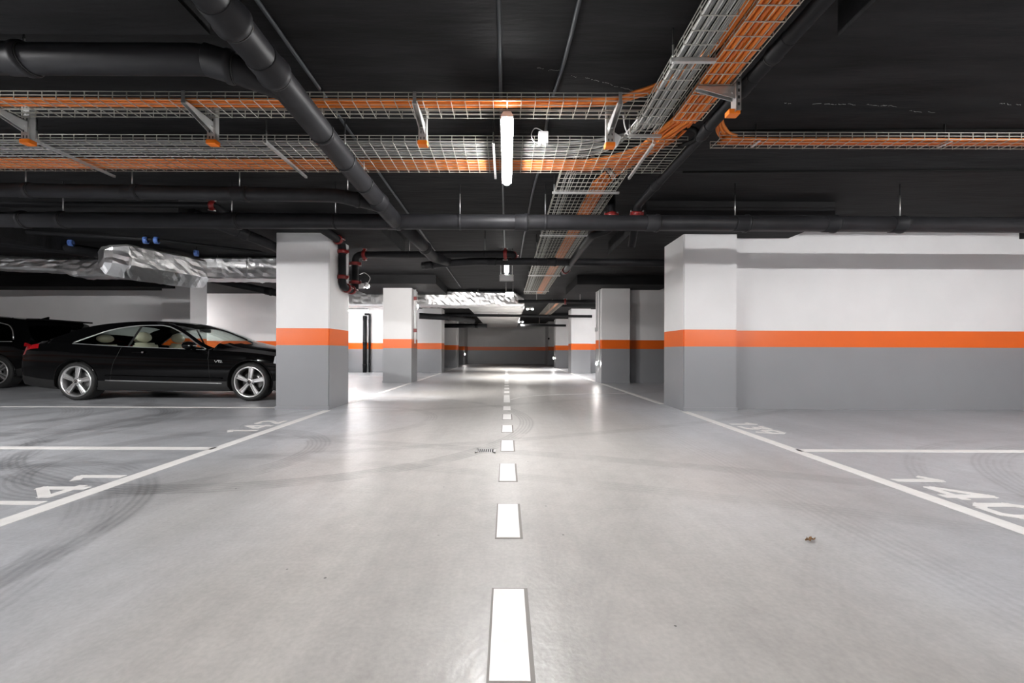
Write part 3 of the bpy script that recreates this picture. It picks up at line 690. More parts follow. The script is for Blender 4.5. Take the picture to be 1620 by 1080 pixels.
# ------------------------------------------------------------------ lamps
def tube_lamp(c, ln, label, axis='y', mt='lamp', w=.076, rods=False):
    c = Vector(c); t = thing('tube_lamp', c, label, 'lamp')
    def pt(l, s_, z): return (c.x + s_, c.y + l, c.z + z) if axis == 'y' else (c.x + l, c.y + s_, c.z + z)
    m = MB(); prof = [(-w * .64, -.004), (-w * .64, .012), (-w * .36, .05), (w * .36, .05), (w * .64, .012), (w * .64, -.004), (w * .52, -.004), (w * .52, .010), (-w * .52, .010), (-w * .52, -.004)]
    a = [pt(-ln / 2, s_, z) for s_, z in prof]; b = [pt(ln / 2, s_, z) for s_, z in prof]
    np_ = len(prof); m.add(a + b, [tuple(range(np_)), tuple(reversed(range(np_, 2 * np_)))] + [(i, i + np_, (i + 1) % np_ + np_, (i + 1) % np_) for i in range(np_)]); m.build('housing', M['grey_plastic'], t)
    m = MB(); n = 10; vs = []; K = 8
    ends = [(-ln / 2 + .02 * (1 - math.cos(PI / 2 * i / 4)), math.sin(PI / 2 * i / 4) if i else .15) for i in range(5)]
    ends = [(l, max(.2, s_)) for l, s_ in ends]; ends = ends + [(-l, s_) for l, s_ in reversed(ends)]
    for l, q in ends:
        for k in range(n + 1):
            a_ = PI * k / n; vs.append(pt(l, math.cos(a_) * w / 2 * q, .009 - math.sin(a_) * .042 * q))
    fs = [(i * (n + 1) + k, i * (n + 1) + (k + 1) % (n + 1), (i + 1) * (n + 1) + (k + 1) % (n + 1), (i + 1) * (n + 1) + k) for i in range(len(ends) - 1) for k in range(n + 1)]
    fs += [tuple(range(n + 1)), tuple(reversed([(len(ends) - 1) * (n + 1) + k for k in range(n + 1)]))]
    m.add(vs, fs, 0, True); m.build('diffuser', M[mt], t)
    if rods:
        for l in (-ln * .35, ln * .35):
            m = MB(); p = Vector(pt(l, 0, .05)); m.tube([p, (p.x, p.y, CE)], .006, 6); m.build('suspension_rod', M['zinc'], t)
    return t
tube_lamp(P(.0, 3.49, 1.715), 1.13, 'bright white tube lamp under the wide cable tray over the aisle')
tube_lamp(P(.0, 8.2, 1.72), .95, 'smaller lit tube lamp over the aisle behind the second cross pipe', mt='lamp_soft', rods=True)
tube_lamp(P(.0, -.9, 1.80), 1.2, 'tube lamp over the aisle just behind the viewpoint', mt='lamp_soft', rods=True)
tube_lamp(P(.0, -4.2, 1.80), 1.2, 'tube lamp over the aisle at the very back of the hall', rods=True)
tube_lamp(P(-5.6, 14.6, 1.50), 1.05, 'tube lamp glowing in the rear bay beside the black risers', 'x', 'lamp_mid', rods=True)
tube_lamp(P(-11.4, 12.3, 1.5), 1.2, 'added hidden tube lamp behind the shaded partition wall', 'x', 'lamp_mid', rods=True)  # extra lamp, never seen, added to even out the light on the rear partition
tube_lamp(P(-5.6, 11.9, 1.22), 1.1, 'tube lamp over the bay hidden behind the nearest pillar', 'x', 'lamp_mid', rods=True)
tube_lamp(P(4.7, 13.3, 1.75), 1.2, 'tube lamp over the third bay of the blank-wall side', 'x', 'lamp', rods=True)
tube_lamp(P(5.6, 18.6, 1.75), 1.2, 'tube lamp over the fourth bay of the blank-wall side', 'x', 'lamp_soft', rods=True)
tube_lamp(P(6.0, .5, 1.80), 1.2, 'added unseen tube lamp over the numbered stalls by the blank wall', 'x', 'lamp_right_added', rods=True)  # added out of view to brighten the blank wall and the nearest pillar fronts
tube_lamp(P(-7.0, .8, 1.80), 1.2, 'tube lamp over the numbered stalls on the car side', 'x', 'lamp_bay', rods=True)
tube_lamp(P(.0, 13.4, 1.72), .9, 'tube lamp half hidden by the foil duct', mt='lamp_soft', rods=True)

def hang_box(c, w, h, dp, label, mt, name='exit_sign'):
    c = Vector(c); t = thing(name, c, label, 'sign')
    m = MB(); m.bbox(c.x - w / 2, c.x + w / 2, c.y - dp / 2, c.y + dp / 2, c.z - h / 2, c.z + h / 2, .008); m.build('sign_case', M['grey_plastic'], t)
    m = MB(); m.box(c.x - w * .46, c.x + w * .46, c.y - dp / 2 - .004, c.y - dp / 2, c.z - h * .42, c.z + h * .42); m.build('sign_panel', M[mt], t)
    for s_ in (-1, 1):
        m = MB(); m.tube([(c.x + s_ * w * .4, c.y, c.z + h / 2 - .005), (c.x + s_ * w * .4, c.y, CE)], .006, 6); m.build('sign_rod', M['zinc'], t)
hang_box(P(.0, 7.55, 1.395), .27, .115, .06, 'unlit grey box sign hanging below the second tube lamp', 'white_plastic')
hang_box(P(.085, 11.2, 1.60), .24, .15, .06, 'lit white box sign hanging over the aisle in front of the foil duct', 'sign')

def twin_spot(c, label, facing=(0, 1, -.5), power=60, box_mt='white_plastic'):
    c = Vector(c); f = Vector(facing).normalized(); t = thing('twin_spot_lamp', c, label, 'emergency lamp')
    m = MB(); m.bbox(c.x - .05, c.x + .05, c.y - .03, c.y + .03, c.z - .04, c.z + .04, .006); m.build('lamp_case', M[box_mt], t)
    for s_ in (-1, 1):
        side = Vector((s_ * .085, 0, .02)) if abs(f.x) < .8 else Vector((0, s_ * .085, .02))
        p = c + side; m = MB(); m.lathe([(.02, -.03), (.036, -.02), (.042, .03), (.0, .03), (.0, -.03)], p, f, 14); h_ = m.build('lamp_head', M[box_mt], t)
        m = MB(); m.lathe([(0, .030), (.038, .030), (.036, .045), (.027, .060), (.014, .068), (0, .070)], p, f, 16, 0, True); m.build('lens', M['spot'], h_)
    if power:
        ld = bpy.data.lights.new('spot_beam', 'SPOT'); ld.energy = power; ld.spot_size = R(130); ld.spot_blend = .7; ld.shadow_soft_size = .05; ld.color = (1, .97, .94)
        lo = bpy.data.objects.new('spot_beam', ld); C.objects.link(lo); lo.location = c + f * .1 - parent_world(t); lo.rotation_euler = f.to_track_quat('-Z', 'Y').to_euler(); lo.parent = t
    return t
twin_spot(P(-2.43, 6.66, 1.09), 'twin spot lamp glowing beside the riser on the nearest pillar', (.15, .9, -.45), 120)
tag(MB().tube(catmull([P(-2.46, 6.66, 1.28), P(-2.36, 6.62, 1.30), P(-2.27, 6.62, 1.22), P(-2.31, 6.64, 1.13)]), .006, 6).build('lamp_lead', M['wcable'], None, P(-2.46, 6.66, 1.28)), 'curled white lead above the twin spot lamp on the riser', 'cable')
twin_spot(P(.80, 13.55, 1.47), 'twin spot lamp shining beside the foil duct over the aisle', (0, .1, -1), 260)
twin_spot(P(.70, 19.3, 1.46), 'furthest twin spot lamp under the end of the foil duct', (0, .1, -1), 260)
def wall_spot(c, label, fx, power=25):
    c = Vector(c); t = thing('wall_lamp', c, label, 'wall lamp')
    m = MB(); m.bbox(min(c.x, c.x + fx * .05), max(c.x, c.x + fx * .05), c.y - .05, c.y + .05, c.z - .06, c.z + .06, .006); m.build('lamp_case', M['white_plastic'], t)
    m = MB(); m.lathe([(0, .05), (.05, .05), (.044, .07), (0, .078)], c, (fx, 0, 0), 16); m.build('lens', M['spot'], t)
    return t
wall_spot(P(2.575, 11.1, -.32), 'small bright lamp low on the shaded pillar below its conduit', -1)
wall_spot(P(2.575, 21.2, -.33), 'small bright lamp low on the furthest blank-side pillar', -1)
wall_spot(P(-2.575, 11.3, 1.27), 'small bright lamp high on the second car-side pillar', 1)
wall_spot(P(-2.72, 25.54, -.18), 'small bright lamp low beside the dark recess', 1)
# conduits and boxes on the pillar faces
run('conduit', 'long thin conduit down the aisle face of the shaded pillar', 'conduit', [P(2.565, 10.98, 1.72), P(2.565, 10.98, -.28)], .012, 'grey_plastic', smooth=False)
run('conduit', 'shorter conduit down the shaded pillar ending at a switch box', 'conduit', [P(2.565, 11.3, 1.72), P(2.565, 11.3, .68)], .012, 'grey_plastic', smooth=False)
m = MB(); m.bbox(2.52, 2.58, 11.25, 11.36, .58 + H, .69 + H, .006); tag(m.build('switch_box', M['grey_plastic'], None, (2.58, 11.3, H + .63)), 'grey switch box at the end of the short conduit', 'switch box')
run('sprinkler_riser', 'white riser up the edge of the second car-side pillar', 'pipe', [P(-2.545, 11.1, 1.72), P(-2.545, 11.1, .22)], .028, 'white_plastic', smooth=False)
for z, lab in ((1.47, 'upper red clip on the white riser of the second pillar'), (.58, 'lower red clip on the white riser of the second pillar')):
    m = MB(); m.bbox(-2.585, -2.50, 11.05, 11.15, H + z - .05, H + z + .05, .005); tag(m.build('red_clip', M['red'], None, P(-2.545, 11.1, z)), lab, 'pipe clip')
m = MB(); m.bbox(2.50, 2.58, 15.99, 16.1, 1.60, 1.75, .01)
m = MB(); m.lathe([(0, 0), (.06, 0), (.06, .05), (.035, .09), (0, .1)], P(2.72, 25.6, .84), (0, -1, 0), 16); tag(m.build('camera_dome', M['pipe2'], None, P(2.72, 25.6, .84)), 'tiny dark dome on the wall beside the end recess', 'camera')

# ------------------------------------------------------------------ foil ducts
def duct_run(secs, cham=.04, chb=None, jit=.008, seed=1):
    """secs: (centre, horizontal direction across the run, half width, half height); a dented box section swept along them"""
    rng = random.Random(seed); m = MB(); vs = []; fs = []; fine = []; chb = chb or cham
    for (c0, n0, w0, h0), (c1, n1, w1, h1) in zip(secs, secs[1:]):
        k = max(1, int((Vector(c1) - Vector(c0)).length / .08))
        for i in range(k):
            t = i / k; fine.append((Vector(c0).lerp(Vector(c1), t), Vector(n0).lerp(Vector(n1), t).normalized(), w0 + (w1 - w0) * t, h0 + (h1 - h0) * t))
    c, n, w, h = secs[-1]; fine.append((Vector(c), Vector(n).normalized(), w, h))
    for c, n, w, h in fine:
        ring = []
        def edge(a, b, k):
            for i in range(k): ring.append((a[0] + (b[0] - a[0]) * i / k, a[1] + (b[1] - a[1]) * i / k))
        cc = min(cham, h * .45, w * .45); cb = min(chb, h * .9, w * .9)
        pts = [(-w + cb, -h), (w - cb, -h), (w, -h + cb), (w, h - cc), (w - cc, h), (-w + cc, h), (-w, h - cc), (-w, -h + cb)]
        for i in range(8): edge(pts[i], pts[(i + 1) % 8], (3 if i in (1, 7) and chb > .1 else 1) if i % 2 else (6 if i % 4 == 0 else 5))
        N = len(ring)
        for a, b in ring: vs.append(c + n * a + Vector((0, 0, b)) + Vector([rng.uniform(-jit, jit) for _ in range(3)]))
    for i in range(len(fine) - 1):
        for k in range(N): fs.append((i * N + k, i * N + (k + 1) % N, (i + 1) * N + (k + 1) % N, (i + 1) * N + k))
    m.add(vs, fs, 0, False); o = len(vs)
    m.f.append(tuple(reversed(range(N)))); m.mi.append(0); m.sm.append(False)
    m.f.append(tuple(range(o - N, o))); m.mi.append(0); m.sm.append(False)
    return m
def duct(name, label, secs, cham=.04, jit=.008, hang=()):
    ob = duct_run(secs, cham, None, jit, len(secs)).build(name, M['foil'], None, secs[0][0])
    for q in hang: hang_strap(ob, *q)
    return tag(ob, label, 'duct')
def hang_strap(par, x, d, half, ztop, axis='x'):
    for s_ in (-1, 1):
        px_, py_ = (x, d + s_ * half) if axis == 'x' else (x + s_ * half, d)
        m = MB(); m.tube([(px_, py_, H + ztop - .03), (px_, py_, CE)], .006, 6); m.build('hanger_rod', M['zinc'], par)
Y = Vector((0, 1, 0))
def hz(d, z0, z1): return (z0 + z1) / 2, (z1 - z0) / 2
# duct over the car bays: far piece, bend, mid piece, big dropped piece, straight piece behind the pillar
t = thing('foil_duct', P(-6.3, 8.2, 1.69), 'foil-wrapped duct over the cars with one large oblique section dropping towards the aisle', 'duct')
duct_run([(P(-6.5, 8.36, 1.69), Y, .25, .215), (P(-5.3, 8.36, 1.69), Y, .25, .215), (P(-5.27, 8.36, 1.69), Y, .265, .23), (P(-5.2, 8.36, 1.69), Y, .25, .215), (P(-3.8, 8.36, 1.69), Y, .25, .21)], .03, seed=3).build('straight_section', M['foil'], t)
NL = Vector((-.926, .378, 0))
duct_run([(P(-6.93, 6.80, 1.56), NL, .10, .16), (P(-6.90, 6.86, 1.555), NL, .19, .24), (P(-6.84, 6.97, 1.555), NL, .25, .28), (P(-6.81, 7.02, 1.555), NL, .27, .29), (P(-6.79, 7.06, 1.555), NL, .25, .285), (P(-6.36, 8.10, 1.555), NL, .25, .285), (P(-6.30, 8.25, 1.56), NL, .23, .26)], .03, .21, seed=4).build('dropped_section', M['foil'], t)
duct_run([(P(-6.9, 8.15, 1.665), Y, .22, .18), (P(-7.55, 8.17, 1.665), Y, .22, .18), (P(-8.62, 8.2, 1.665), Y, .22, .175), (P(-8.70, 8.2, 1.665), Y, .23, .19), (P(-8.80, 8.2, 1.68), Y, .22, .17), (P(-8.92, 8.2, 1.705), Y, .20, .14), (P(-9.05, 8.2, 1.72), Y, .2, .125), (P(-11.6, 7.6, 1.72), Vector((.22, 1, 0)), .2, .13)], .04, seed=5).build('narrow_section', M['foil'], t)
hang_strap(t, -5.9, 8.36, .24, 1.88); hang_strap(t, -8.2, 8.2, .2, 1.83)
duct('foil_duct', 'foil-wrapped duct crossing the aisle behind the second pillars',
     [(P(-6.2, 12.75, 1.66), Y, .28, .24), (P(-2.2, 12.75, 1.66), Y, .28, .24), (P(-1.7, 12.8, 1.66), Y, .30, .25), (P(.25, 12.8, 1.66), Y, .30, .22), (P(.55, 12.8, 1.58), Y, .24, .12)], .05, hang=((-3.2, 12.75, .25, 1.9), (-.9, 12.8, .28, 1.9)))
X1 = Vector((1, 0, 0))
duct('foil_duct', 'wide flat foil duct running away down the aisle to the dark end', [(P(-.35, 13.2, 1.60), X1, .95, .16), (P(-.33, 16.0, 1.60), X1, .93, .16), (P(-.30, 23.5, 1.60), X1, .92, .16)], .05, hang=((-.34, 14.5, .9, 1.74, 'y'), (-.33, 17.5, .9, 1.74, 'y'), (-.3, 21, .9, 1.74, 'y')))
for px, py, d, lab in ((112, 380, 7.0, 'blue clip on the dark pipe above the far end of the foil duct'), (230, 382, 6.75, 'blue clip above the dropped foil section'), (247, 382, 6.8, 'blue clip beside its twin above the dropped foil section'), (310, 402, 7.5, 'blue clip above the straight foil section')):
    c = at(px, py, d); c.z = min(c.z, CE - .07)
    t = thing('pipe_clip', c, lab, 'pipe clip'); m = MB(); m.lathe([(.032, -.03), (.058, -.03), (.058, .03), (.032, .03)], c, (1, .4, 0), 14); m.build('clip_ring', M['blue'], t)
    m = MB(); m.tube([(c.x, c.y, c.z + .05), (c.x, c.y, CE)], .006, 6); m.build('clip_rod', M['pipe2'], t)

# ------------------------------------------------------------------ cars
def interp(tab, u):
    """monotone-ish cubic through (u, value)"""
    if u <= tab[0][0]: return tab[0][1]
    if u >= tab[-1][0]: return tab[-1][1]
    n = len(tab)
    for i in range(n - 1):
        if tab[i][0] <= u <= tab[i + 1][0]: break
    def sl(k): return (tab[k + 1][1] - tab[k][1]) / (tab[k + 1][0] - tab[k][0])
    def tg(k):
        if k == 0: return sl(0)
        if k == n - 1: return sl(n - 2)
        a, b = sl(k - 1), sl(k)
        return 0 if a * b <= 0 else 2 * a * b / (a + b)
    h = tab[i + 1][0] - tab[i][0]; t = (u - tab[i][0]) / h
    a, b = tab[i][1], tab[i + 1][1]; ma, mb_ = tg(i) * h, tg(i + 1) * h
    return a * (2 * t ** 3 - 3 * t * t + 1) + ma * (t ** 3 - 2 * t * t + t) + b * (3 * t * t - 2 * t ** 3) + mb_ * (t ** 3 - t * t)

def car_body(root, S):
    L = S['L']; N = int(L / .04); us = [L * i / N for i in range(N + 1)]
    us = sorted(set([round(u, 4) for u in us] + [.01, .025, L - .01, L - .025] + [round(x, 4) for x in S['cuts']]))
    vs = []; fs = []; mi = []
    rows = None; grid = []
    def section(u):
        V = interp(S['V'], u); T = interp(S['T'], u); B = min(interp(S['B'], u), T - .01); zb = interp(S['Z'], u)
        RR = max(min(interp(S['R'], u), T - .005), B + .003) if S['g0'] < u < S['g1'] else B + (T - B) * .5
        W = max(min(interp(S['W'], u), RR - .01), B + .002) if S['w0'] < u < S['w1'] else B + .002
        W = min(W, RR - .0005)
        g = max(0, min(1, (RR - B) / .16)) if S['g0'] < u < S['g1'] else 0
        vb = V - S['inset']; tum = S['tumble']
        vR = (vb - .035 - (vb * .10)) * (1 - g) + (vb - .012 - (RR - B) * tum) * g
        vW = vb - .008 - (W - B) * tum
        lo = [(0, zb), (V * .8, zb), (V * .955, zb + .025), (V * .985, zb + .10), (V * .985, zb + .18)]
        h0 = zb + .18; hb = B - h0
        # flank: tucked below the waist crease, bulging at it, drawn in to the belt
        fl = [(V * .992, h0 + hb * .14), (V * .999, h0 + hb * .30), (V * 1.0, h0 + hb * .45), (V * .996, h0 + hb * .58), (V * .988, h0 + hb * .66), (V * .992, h0 + hb * .71), (V * .982 - S['inset'] * .3, h0 + hb * .86), (vb + .008, h0 + hb * .97)]
        up = [(vb, B), (vW, W), (vR, RR)]
        tp = [(vR * .93, RR + (T - RR) * .30), (vR * .75, RR + (T - RR) * .62), (vR * .5, RR + (T - RR) * .85), (vR * .25, RR + (T - RR) * .965), (0, T)]
        return lo + fl + up + tp
    secs = [section(u) for u in us]; K = len(secs[0]); iB = 13
    ring = 2 * K - 2
    for u, s in zip(us, secs):
        full = [(-v, w) for v, w in s] + [(v, w) for v, w in reversed(s[1:-1])]
        vs += [(u, v, w) for v, w in full]
    side_faces = []
    for i in range(len(us) - 1):
        um = (us[i] + us[i + 1]) / 2
        for k in range(ring):
            k2 = (k + 1) % ring; kk = k if k < K - 1 else ring - 1 - k
            f = (i * ring + k, (i + 1) * ring + k, (i + 1) * ring + k2, i * ring + k2); m_ = 0
            near = k < K - 1
            if kk == iB and S['w0'] < um < S['w1']:
                m_ = 1
                for a, b in S['pillars']:
                    if a <= um <= b: m_ = 4
            elif kk > iB + 1 and S['ws0'] < um < S['ws1'](kk - iB - 2): m_ = 2
            elif kk > iB + 1 and S['rw0'] < um < S['rw1']: m_ = 3
            elif kk < 4: m_ = 4
            elif S['lamp'](um, kk): m_ = 6
            elif S['flamp'](um, kk): m_ = 7
            fs.append(f); mi.append(m_)
    fs.append(tuple(reversed(range(ring)))); mi.append(0)
    o_ = (len(us) - 1) * ring; fs.append(tuple(o_ + k for k in range(ring))); mi.append(0)
    fs = [tuple(reversed(f)) for f in fs]
    def mesh(vs, fs, mi, n_mats):
        me = bpy.data.meshes.new('tmp'); me.from_pydata(vs, [], fs)
        for q in n_mats: me.materials.append(q)
        me.polygons.foreach_set('material_index', mi); me.update(); return me
    mats = [M['paint'], M[S['glass']], M['windscreen' if S['glass'] == 'glass' else 'privacy'], M[S['glass']], M['trimblk'], M['dark'], M['tail'], M['lens']]
    body = bpy.data.objects.new('tmp', mesh(vs, fs, mi, mats)); C.objects.link(body)
    bm = bmesh.new(); bm.from_mesh(body.data); bmesh.ops.remove_doubles(bm, verts=bm.verts, dist=1e-5); bmesh.ops.recalc_face_normals(bm, faces=bm.faces); bm.to_mesh(body.data); bm.free()
    cut = MB()
    for u in S['wheels']:
        for s_ in (-1, 1):
            y0, y1 = sorted((s_ * (S['hw'] - .30), s_ * (S['hw'] + .2)))
            cut.tube([(u, y0, S['r']), (u, y1, S['r'])], S['r'] + .045, 40, 5)
    co = cut.build('tmpc', mats)
    md = body.modifiers.new('b', 'BOOLEAN'); md.operation = 'DIFFERENCE'; md.object = co; md.solver = 'EXACT'
    dg = bpy.context.evaluated_depsgraph_get(); dg.update()
    me2 = bpy.data.meshes.new_from_object(body.evaluated_get(dg))
    data = [([tuple(v.co) for v in me2.vertices], [tuple(p.vertices) for p in me2.polygons], [p.material_index for p in me2.polygons], [Vector(p.center) for p in me2.polygons])]
    bpy.data.objects.remove(body); bpy.data.objects.remove(co)
    V_, F_, I_, C_ = data[0]
    def part(name, keep, mats_, parent=root, thick=0, lab=None):
        idx = [i for i in range(len(F_)) if keep(I_[i], C_[i])]
        if not idx: return None
        used = sorted({v for i in idx for v in F_[i]}); mp = {v: k for k, v in enumerate(used)}
        m = MB(); m.v = [V_[v] for v in used]
        for i in idx: m.f.append(tuple(mp[v] for v in F_[i])); m.mi.append({0: 0, 4: 1, 5: 2}.get(I_[i], 0) if len(mats_) > 1 else 0); m.sm.append(True)
        o = m.build(name, mats_, parent)
        if lab: o['label'] = lab
        for p in o.data.polygons: p.use_smooth = True
        o.data.set_sharp_from_angle(angle=R(32))
        return o
    b = part('body', lambda i, c: i in (0, 4, 5), [M['paint'], M['trimblk'], M['dark']])
    pl = sorted(S['pillars'] or [(S['w1'], S['w1'])]); edges = [-1] + [(a + q) / 2 for a, q in pl] + [99]
    for s_ in (-1, 1):
        for a, q in zip(edges, edges[1:]): part('side_window', lambda i, c: i == 1 and c.y * s_ > 0 and a < c.x < q, [M[S['glass']]])
        part('tail_lamp', lambda i, c: i == 6 and c.y * s_ > 0, [M['tail']], lab='red tail lamp')
        part('head_lamp', lambda i, c: i == 7 and c.y * s_ > 0, [M['lens']], lab='clear head lamp')
    part('windscreen', lambda i, c: i == 2, [mats[2]]); part('rear_window', lambda i, c: i == 3, [mats[3]])
    return section, iB

def wheel(root, u, s_, S, star):
    r, rr, hw = S['r'], S['rim'], S['hw'] - .015; w = .25; ax = Vector((0, s_, 0))
    c = Vector((u, s_ * hw, r)); t = bpy.data.objects.new('wheel', None); C.objects.link(t); t.parent = root; t.location = c
    o = Vector((0, 0, 0))
    def bld(m, name, mt): q = m.build(name, mt); q.parent = t; return q
    m = MB(); m.lathe([(rr, -.005), (rr + .012, 0), (r - .03, .004), (r - .008, -.018), (r, -.05), (r, -w + .05), (r - .01, -w + .015), (rr, -w)], o, ax, 48)
    for k in range(60):
        a = 2 * PI * k / 60
        p = Vector((math.cos(a), 0, math.sin(a)))
        m.bar(p * (r + .001) + ax * -.03, Vector((math.cos(a + .06), 0, math.sin(a + .06))) * (r + .001) + ax * -.11, .012, .006, p)
    bld(m, 'tyre', M['tyre'])
    m = MB(); m.lathe([(rr + .001, .0), (rr - .012, .004), (rr - .024, -.004), (rr - .03, -.03), (rr - .03, -.2), (rr + .001, -.2)], o, ax, 48)
    ns = S['spokes']
    def pol(a, rad, d): return Vector((math.sin(a) * rad, 0, math.cos(a) * rad)) + ax * d
    for k in range(ns):
        a = 2 * PI * (k + S['phase']) / ns
        for (o0, o1, wi, wo, zi, zo, dd) in S['spokeform']:
            r0, r1 = .052, rr - .02; wi_, wo_ = wi / r0 / 2, wo / r1 / 2; vs = []
            for rad, hw_, z, oo in ((r0, wi_, zi, o0), (r1, wo_, zo, o1)):
                for e, z_ in ((-1, z - .035), (1, z - .035), (1, z - .007), (.72, z), (.4, z), (.28, z - dd), (-.28, z - dd), (-.4, z), (-.72, z), (-1, z - .007)): vs.append(pol(a + oo / rad + hw_ * e, rad, z_))
            n = 10; fs = [tuple(range(n)), tuple(range(2 * n - 1, n - 1, -1))] + [(i, i + n, (i + 1) % n + n, (i + 1) % n) for i in range(n)]
            m.add(vs, fs)
    m.lathe([(0, .0), (.038, -.002), (.07, -.012), (.075, -.05), (0, -.05)], o, ax, 24)
    rim = bld(m, 'rim', M['alloy'])
    m = MB()
    for k in range(5):
        a = 2 * PI * k / 5; p = pol(a + .6, .054, -.006); m.tube([p - ax * .005, p + ax * .003], .008, 6)
    bld(m, 'lug_bolts', M['trimblk'])
    m = MB(); m.lathe([(.0, .001), (.031, .001), (.034, -.004), (0, -.004)], o, ax, 20, 0)
    if star:
        m.lathe([(.026, .001), (.030, .001), (.030, .004), (.026, .004)], o, ax, 20, 1)
        for k in range(3):
            a = 2 * PI * k / 3; vs = [pol(a, .028, .003), pol(a + PI / 3, .006, .003), pol(0, 0, .005), pol(a - PI / 3, .006, .003)]
            m.add(vs, [(0, 1, 2), (0, 2, 3)], 1)
    bld(m, 'hub_cap', [M['trimblk'] if star else M['alloy'], M['chrome']])
    m = MB(); m.lathe([(.05, -.10), (.17, -.10), (.17, -.12), (.05, -.12)], o, ax, 32); bld(m, 'brake_disc', M['brake'])
    m = MB(); m.lathe([(0, -.13), (rr, -.13), (rr, -.14), (0, -.14)], o, ax, 24); bld(m, 'wheel_backing', M['dark'])
    return t

def seat(root, u, v, z, hs=1.0):
    m = MB(); m.bbox(u - .05, u + .45, v - .24, v + .24, z, z + .16, .05, 0, True)
    bm = bmesh.new(); bmesh.ops.create_cube(bm, size=1)
    for q in bm.verts: q.co = Vector((q.co.x * .14, q.co.y * .46, q.co.z * .56))
    bmesh.ops.bevel(bm, geom=list(bm.edges), offset=.05, segments=3, affect='EDGES')
    m.frombm(bm, 0, True, Matrix.Translation((u - .10, v, z + .36)) @ Matrix.Rotation(R(-17), 4, 'Y'))
    s = m.build('car_seat', M['leather'], root)
    bm = bmesh.new(); bmesh.ops.create_uvsphere(bm, u_segments=16, v_segments=10, radius=1); m = MB()
    m.frombm(bm, 0, True, Matrix.Translation((u - .20, v, z + .735)) @ Matrix.Rotation(R(-14), 4, 'Y') @ Matrix.Diagonal((.075, .15, .095 * hs, 1)))
    q = m.build('headrest', M['leather'], s)
    return s

def finish(root, S, section, iB, detail=True):
    for u in S['wheels']:
        for s_ in (-1, 1): wheel(root, u, s_, S, S['star'])
    def skin(u, row): v, w = section(u)[row]; return v, w
    for s_ in (-1, 1):
        # bright frame round the side glass
        n = 60; a0, a1 = S['w0'] + .02, S['w1'] - .02
        top = []; low = []
        for i in range(n + 1):
            u = a0 + (a1 - a0) * i / n; v, w = skin(u, iB + 1); top.append((u, s_ * (v + .004), w)); v, w = skin(u, iB); low.append((u, s_ * (v + .005), w))
        m = MB(); m.tube(top, .0095, 6); m.tube(low, .006, 6); m.build('window_trim', M['alloy'], root)
        # sill strip
        if S['strip']:
            pts = []
            for i in range(25):
                u = S['strip'][0] + (S['strip'][1] - S['strip'][0]) * i / 24; V = interp(S['V'], u); pts.append((u, s_ * (V * .998 + .003), S['strip'][2] + (S['strip'][3] - S['strip'][2]) * i / 24))
            m = MB(); m.tube(pts, .010, 6); m.build('sill_strip', M['alloy'], root)
            m = MB(); m.tube([(u, v + s_ * .004, w + .085) for u, v, w in pts], .012, 6); m.build('rub_strip', M['paint'], root)
        u = S['handle']; v, w = skin(u, iB - 2)
        for uu in S['handles']:
            v, w = skin(uu, iB - 2); m = MB(); m.bbox(uu - .1, uu + .1, min(s_ * v, s_ * (v + .035)), max(s_ * v, s_ * (v + .035)), w - .02, w + .012, .008); m.build('door_handle', [M['paint']], root)
            m = MB(); m.bbox(uu + .065, uu + .1, min(s_ * (v + .03), s_ * (v + .042)), max(s_ * (v + .03), s_ * (v + .042)), w - .018, w + .01, .003); m.build('handle_tip', M['chrome'], root)
        # mirror
        u = S['mirror']; v, w = skin(u, iB); bm = bmesh.new(); bmesh.ops.create_uvsphere(bm, u_segments=20, v_segments=12, radius=1)
        for q in bm.verts:
            if q.co.x < -.35: q.co.x = -.35
        m = MB(); m.frombm(bm, 0, True, Matrix.Translation((u, s_ * (v + .13), w + .065)) @ Matrix.Diagonal((.10, .115, .07, 1)))
        m.bar((u, s_ * (v - .02), w + .0), (u, s_ * (v + .08), w + .03), .06, .03); mm = m.build('door_mirror', M['paint'], root)
        m = MB(); m.bbox(u - .044, u - .036, *sorted((s_ * (v + .045), s_ * (v + .215))), w + .015, w + .115, .003); m.build('mirror_glass', M['chrome'], mm)
        m = MB(); m.tube([(u + .085, s_ * (v + .06), w + .055), (u + .101, s_ * (v + .13), w + .058), (u + .06, s_ * (v + .22), w + .06)], .008, 6); m.build('indicator_strip', M['alloy'], mm)
        # shut lines of the door
        for (ua, ub) in S['shut']:
            pts = []
            for k in range(4, iB + 1):
                t = (k - 4) / (iB - 4); u = ua + (ub - ua) * t; v, w = skin(u, k); pts.append((u, s_ * (v + .0005), w))
            m = MB(); m.tube(pts, .0035, 4); m.build('door_gap', M['dark'], root)
        # wheel-arch lip
        for u in S['wheels']:
            pts = []
            for i in range(33):
                a = PI * (i / 32 * 1.16 - .08); uu = u + math.cos(a) * (S['r'] + .047); ww = S['r'] + math.sin(a) * (S['r'] + .047)
                sec = section(uu); v = None
                for (v0, w0), (v1, w1) in zip(sec[2:], sec[3:]):
                    if w0 <= ww <= w1: v = v0 + (v1 - v0) * (ww - w0) / max(1e-6, w1 - w0); break
                if v is None: v = sec[3][0]
                pts.append((uu, s_ * (v + .001), ww))
            m = MB(); m.tube(pts, .011, 6); m.build('arch_lip', M['paint'], root)

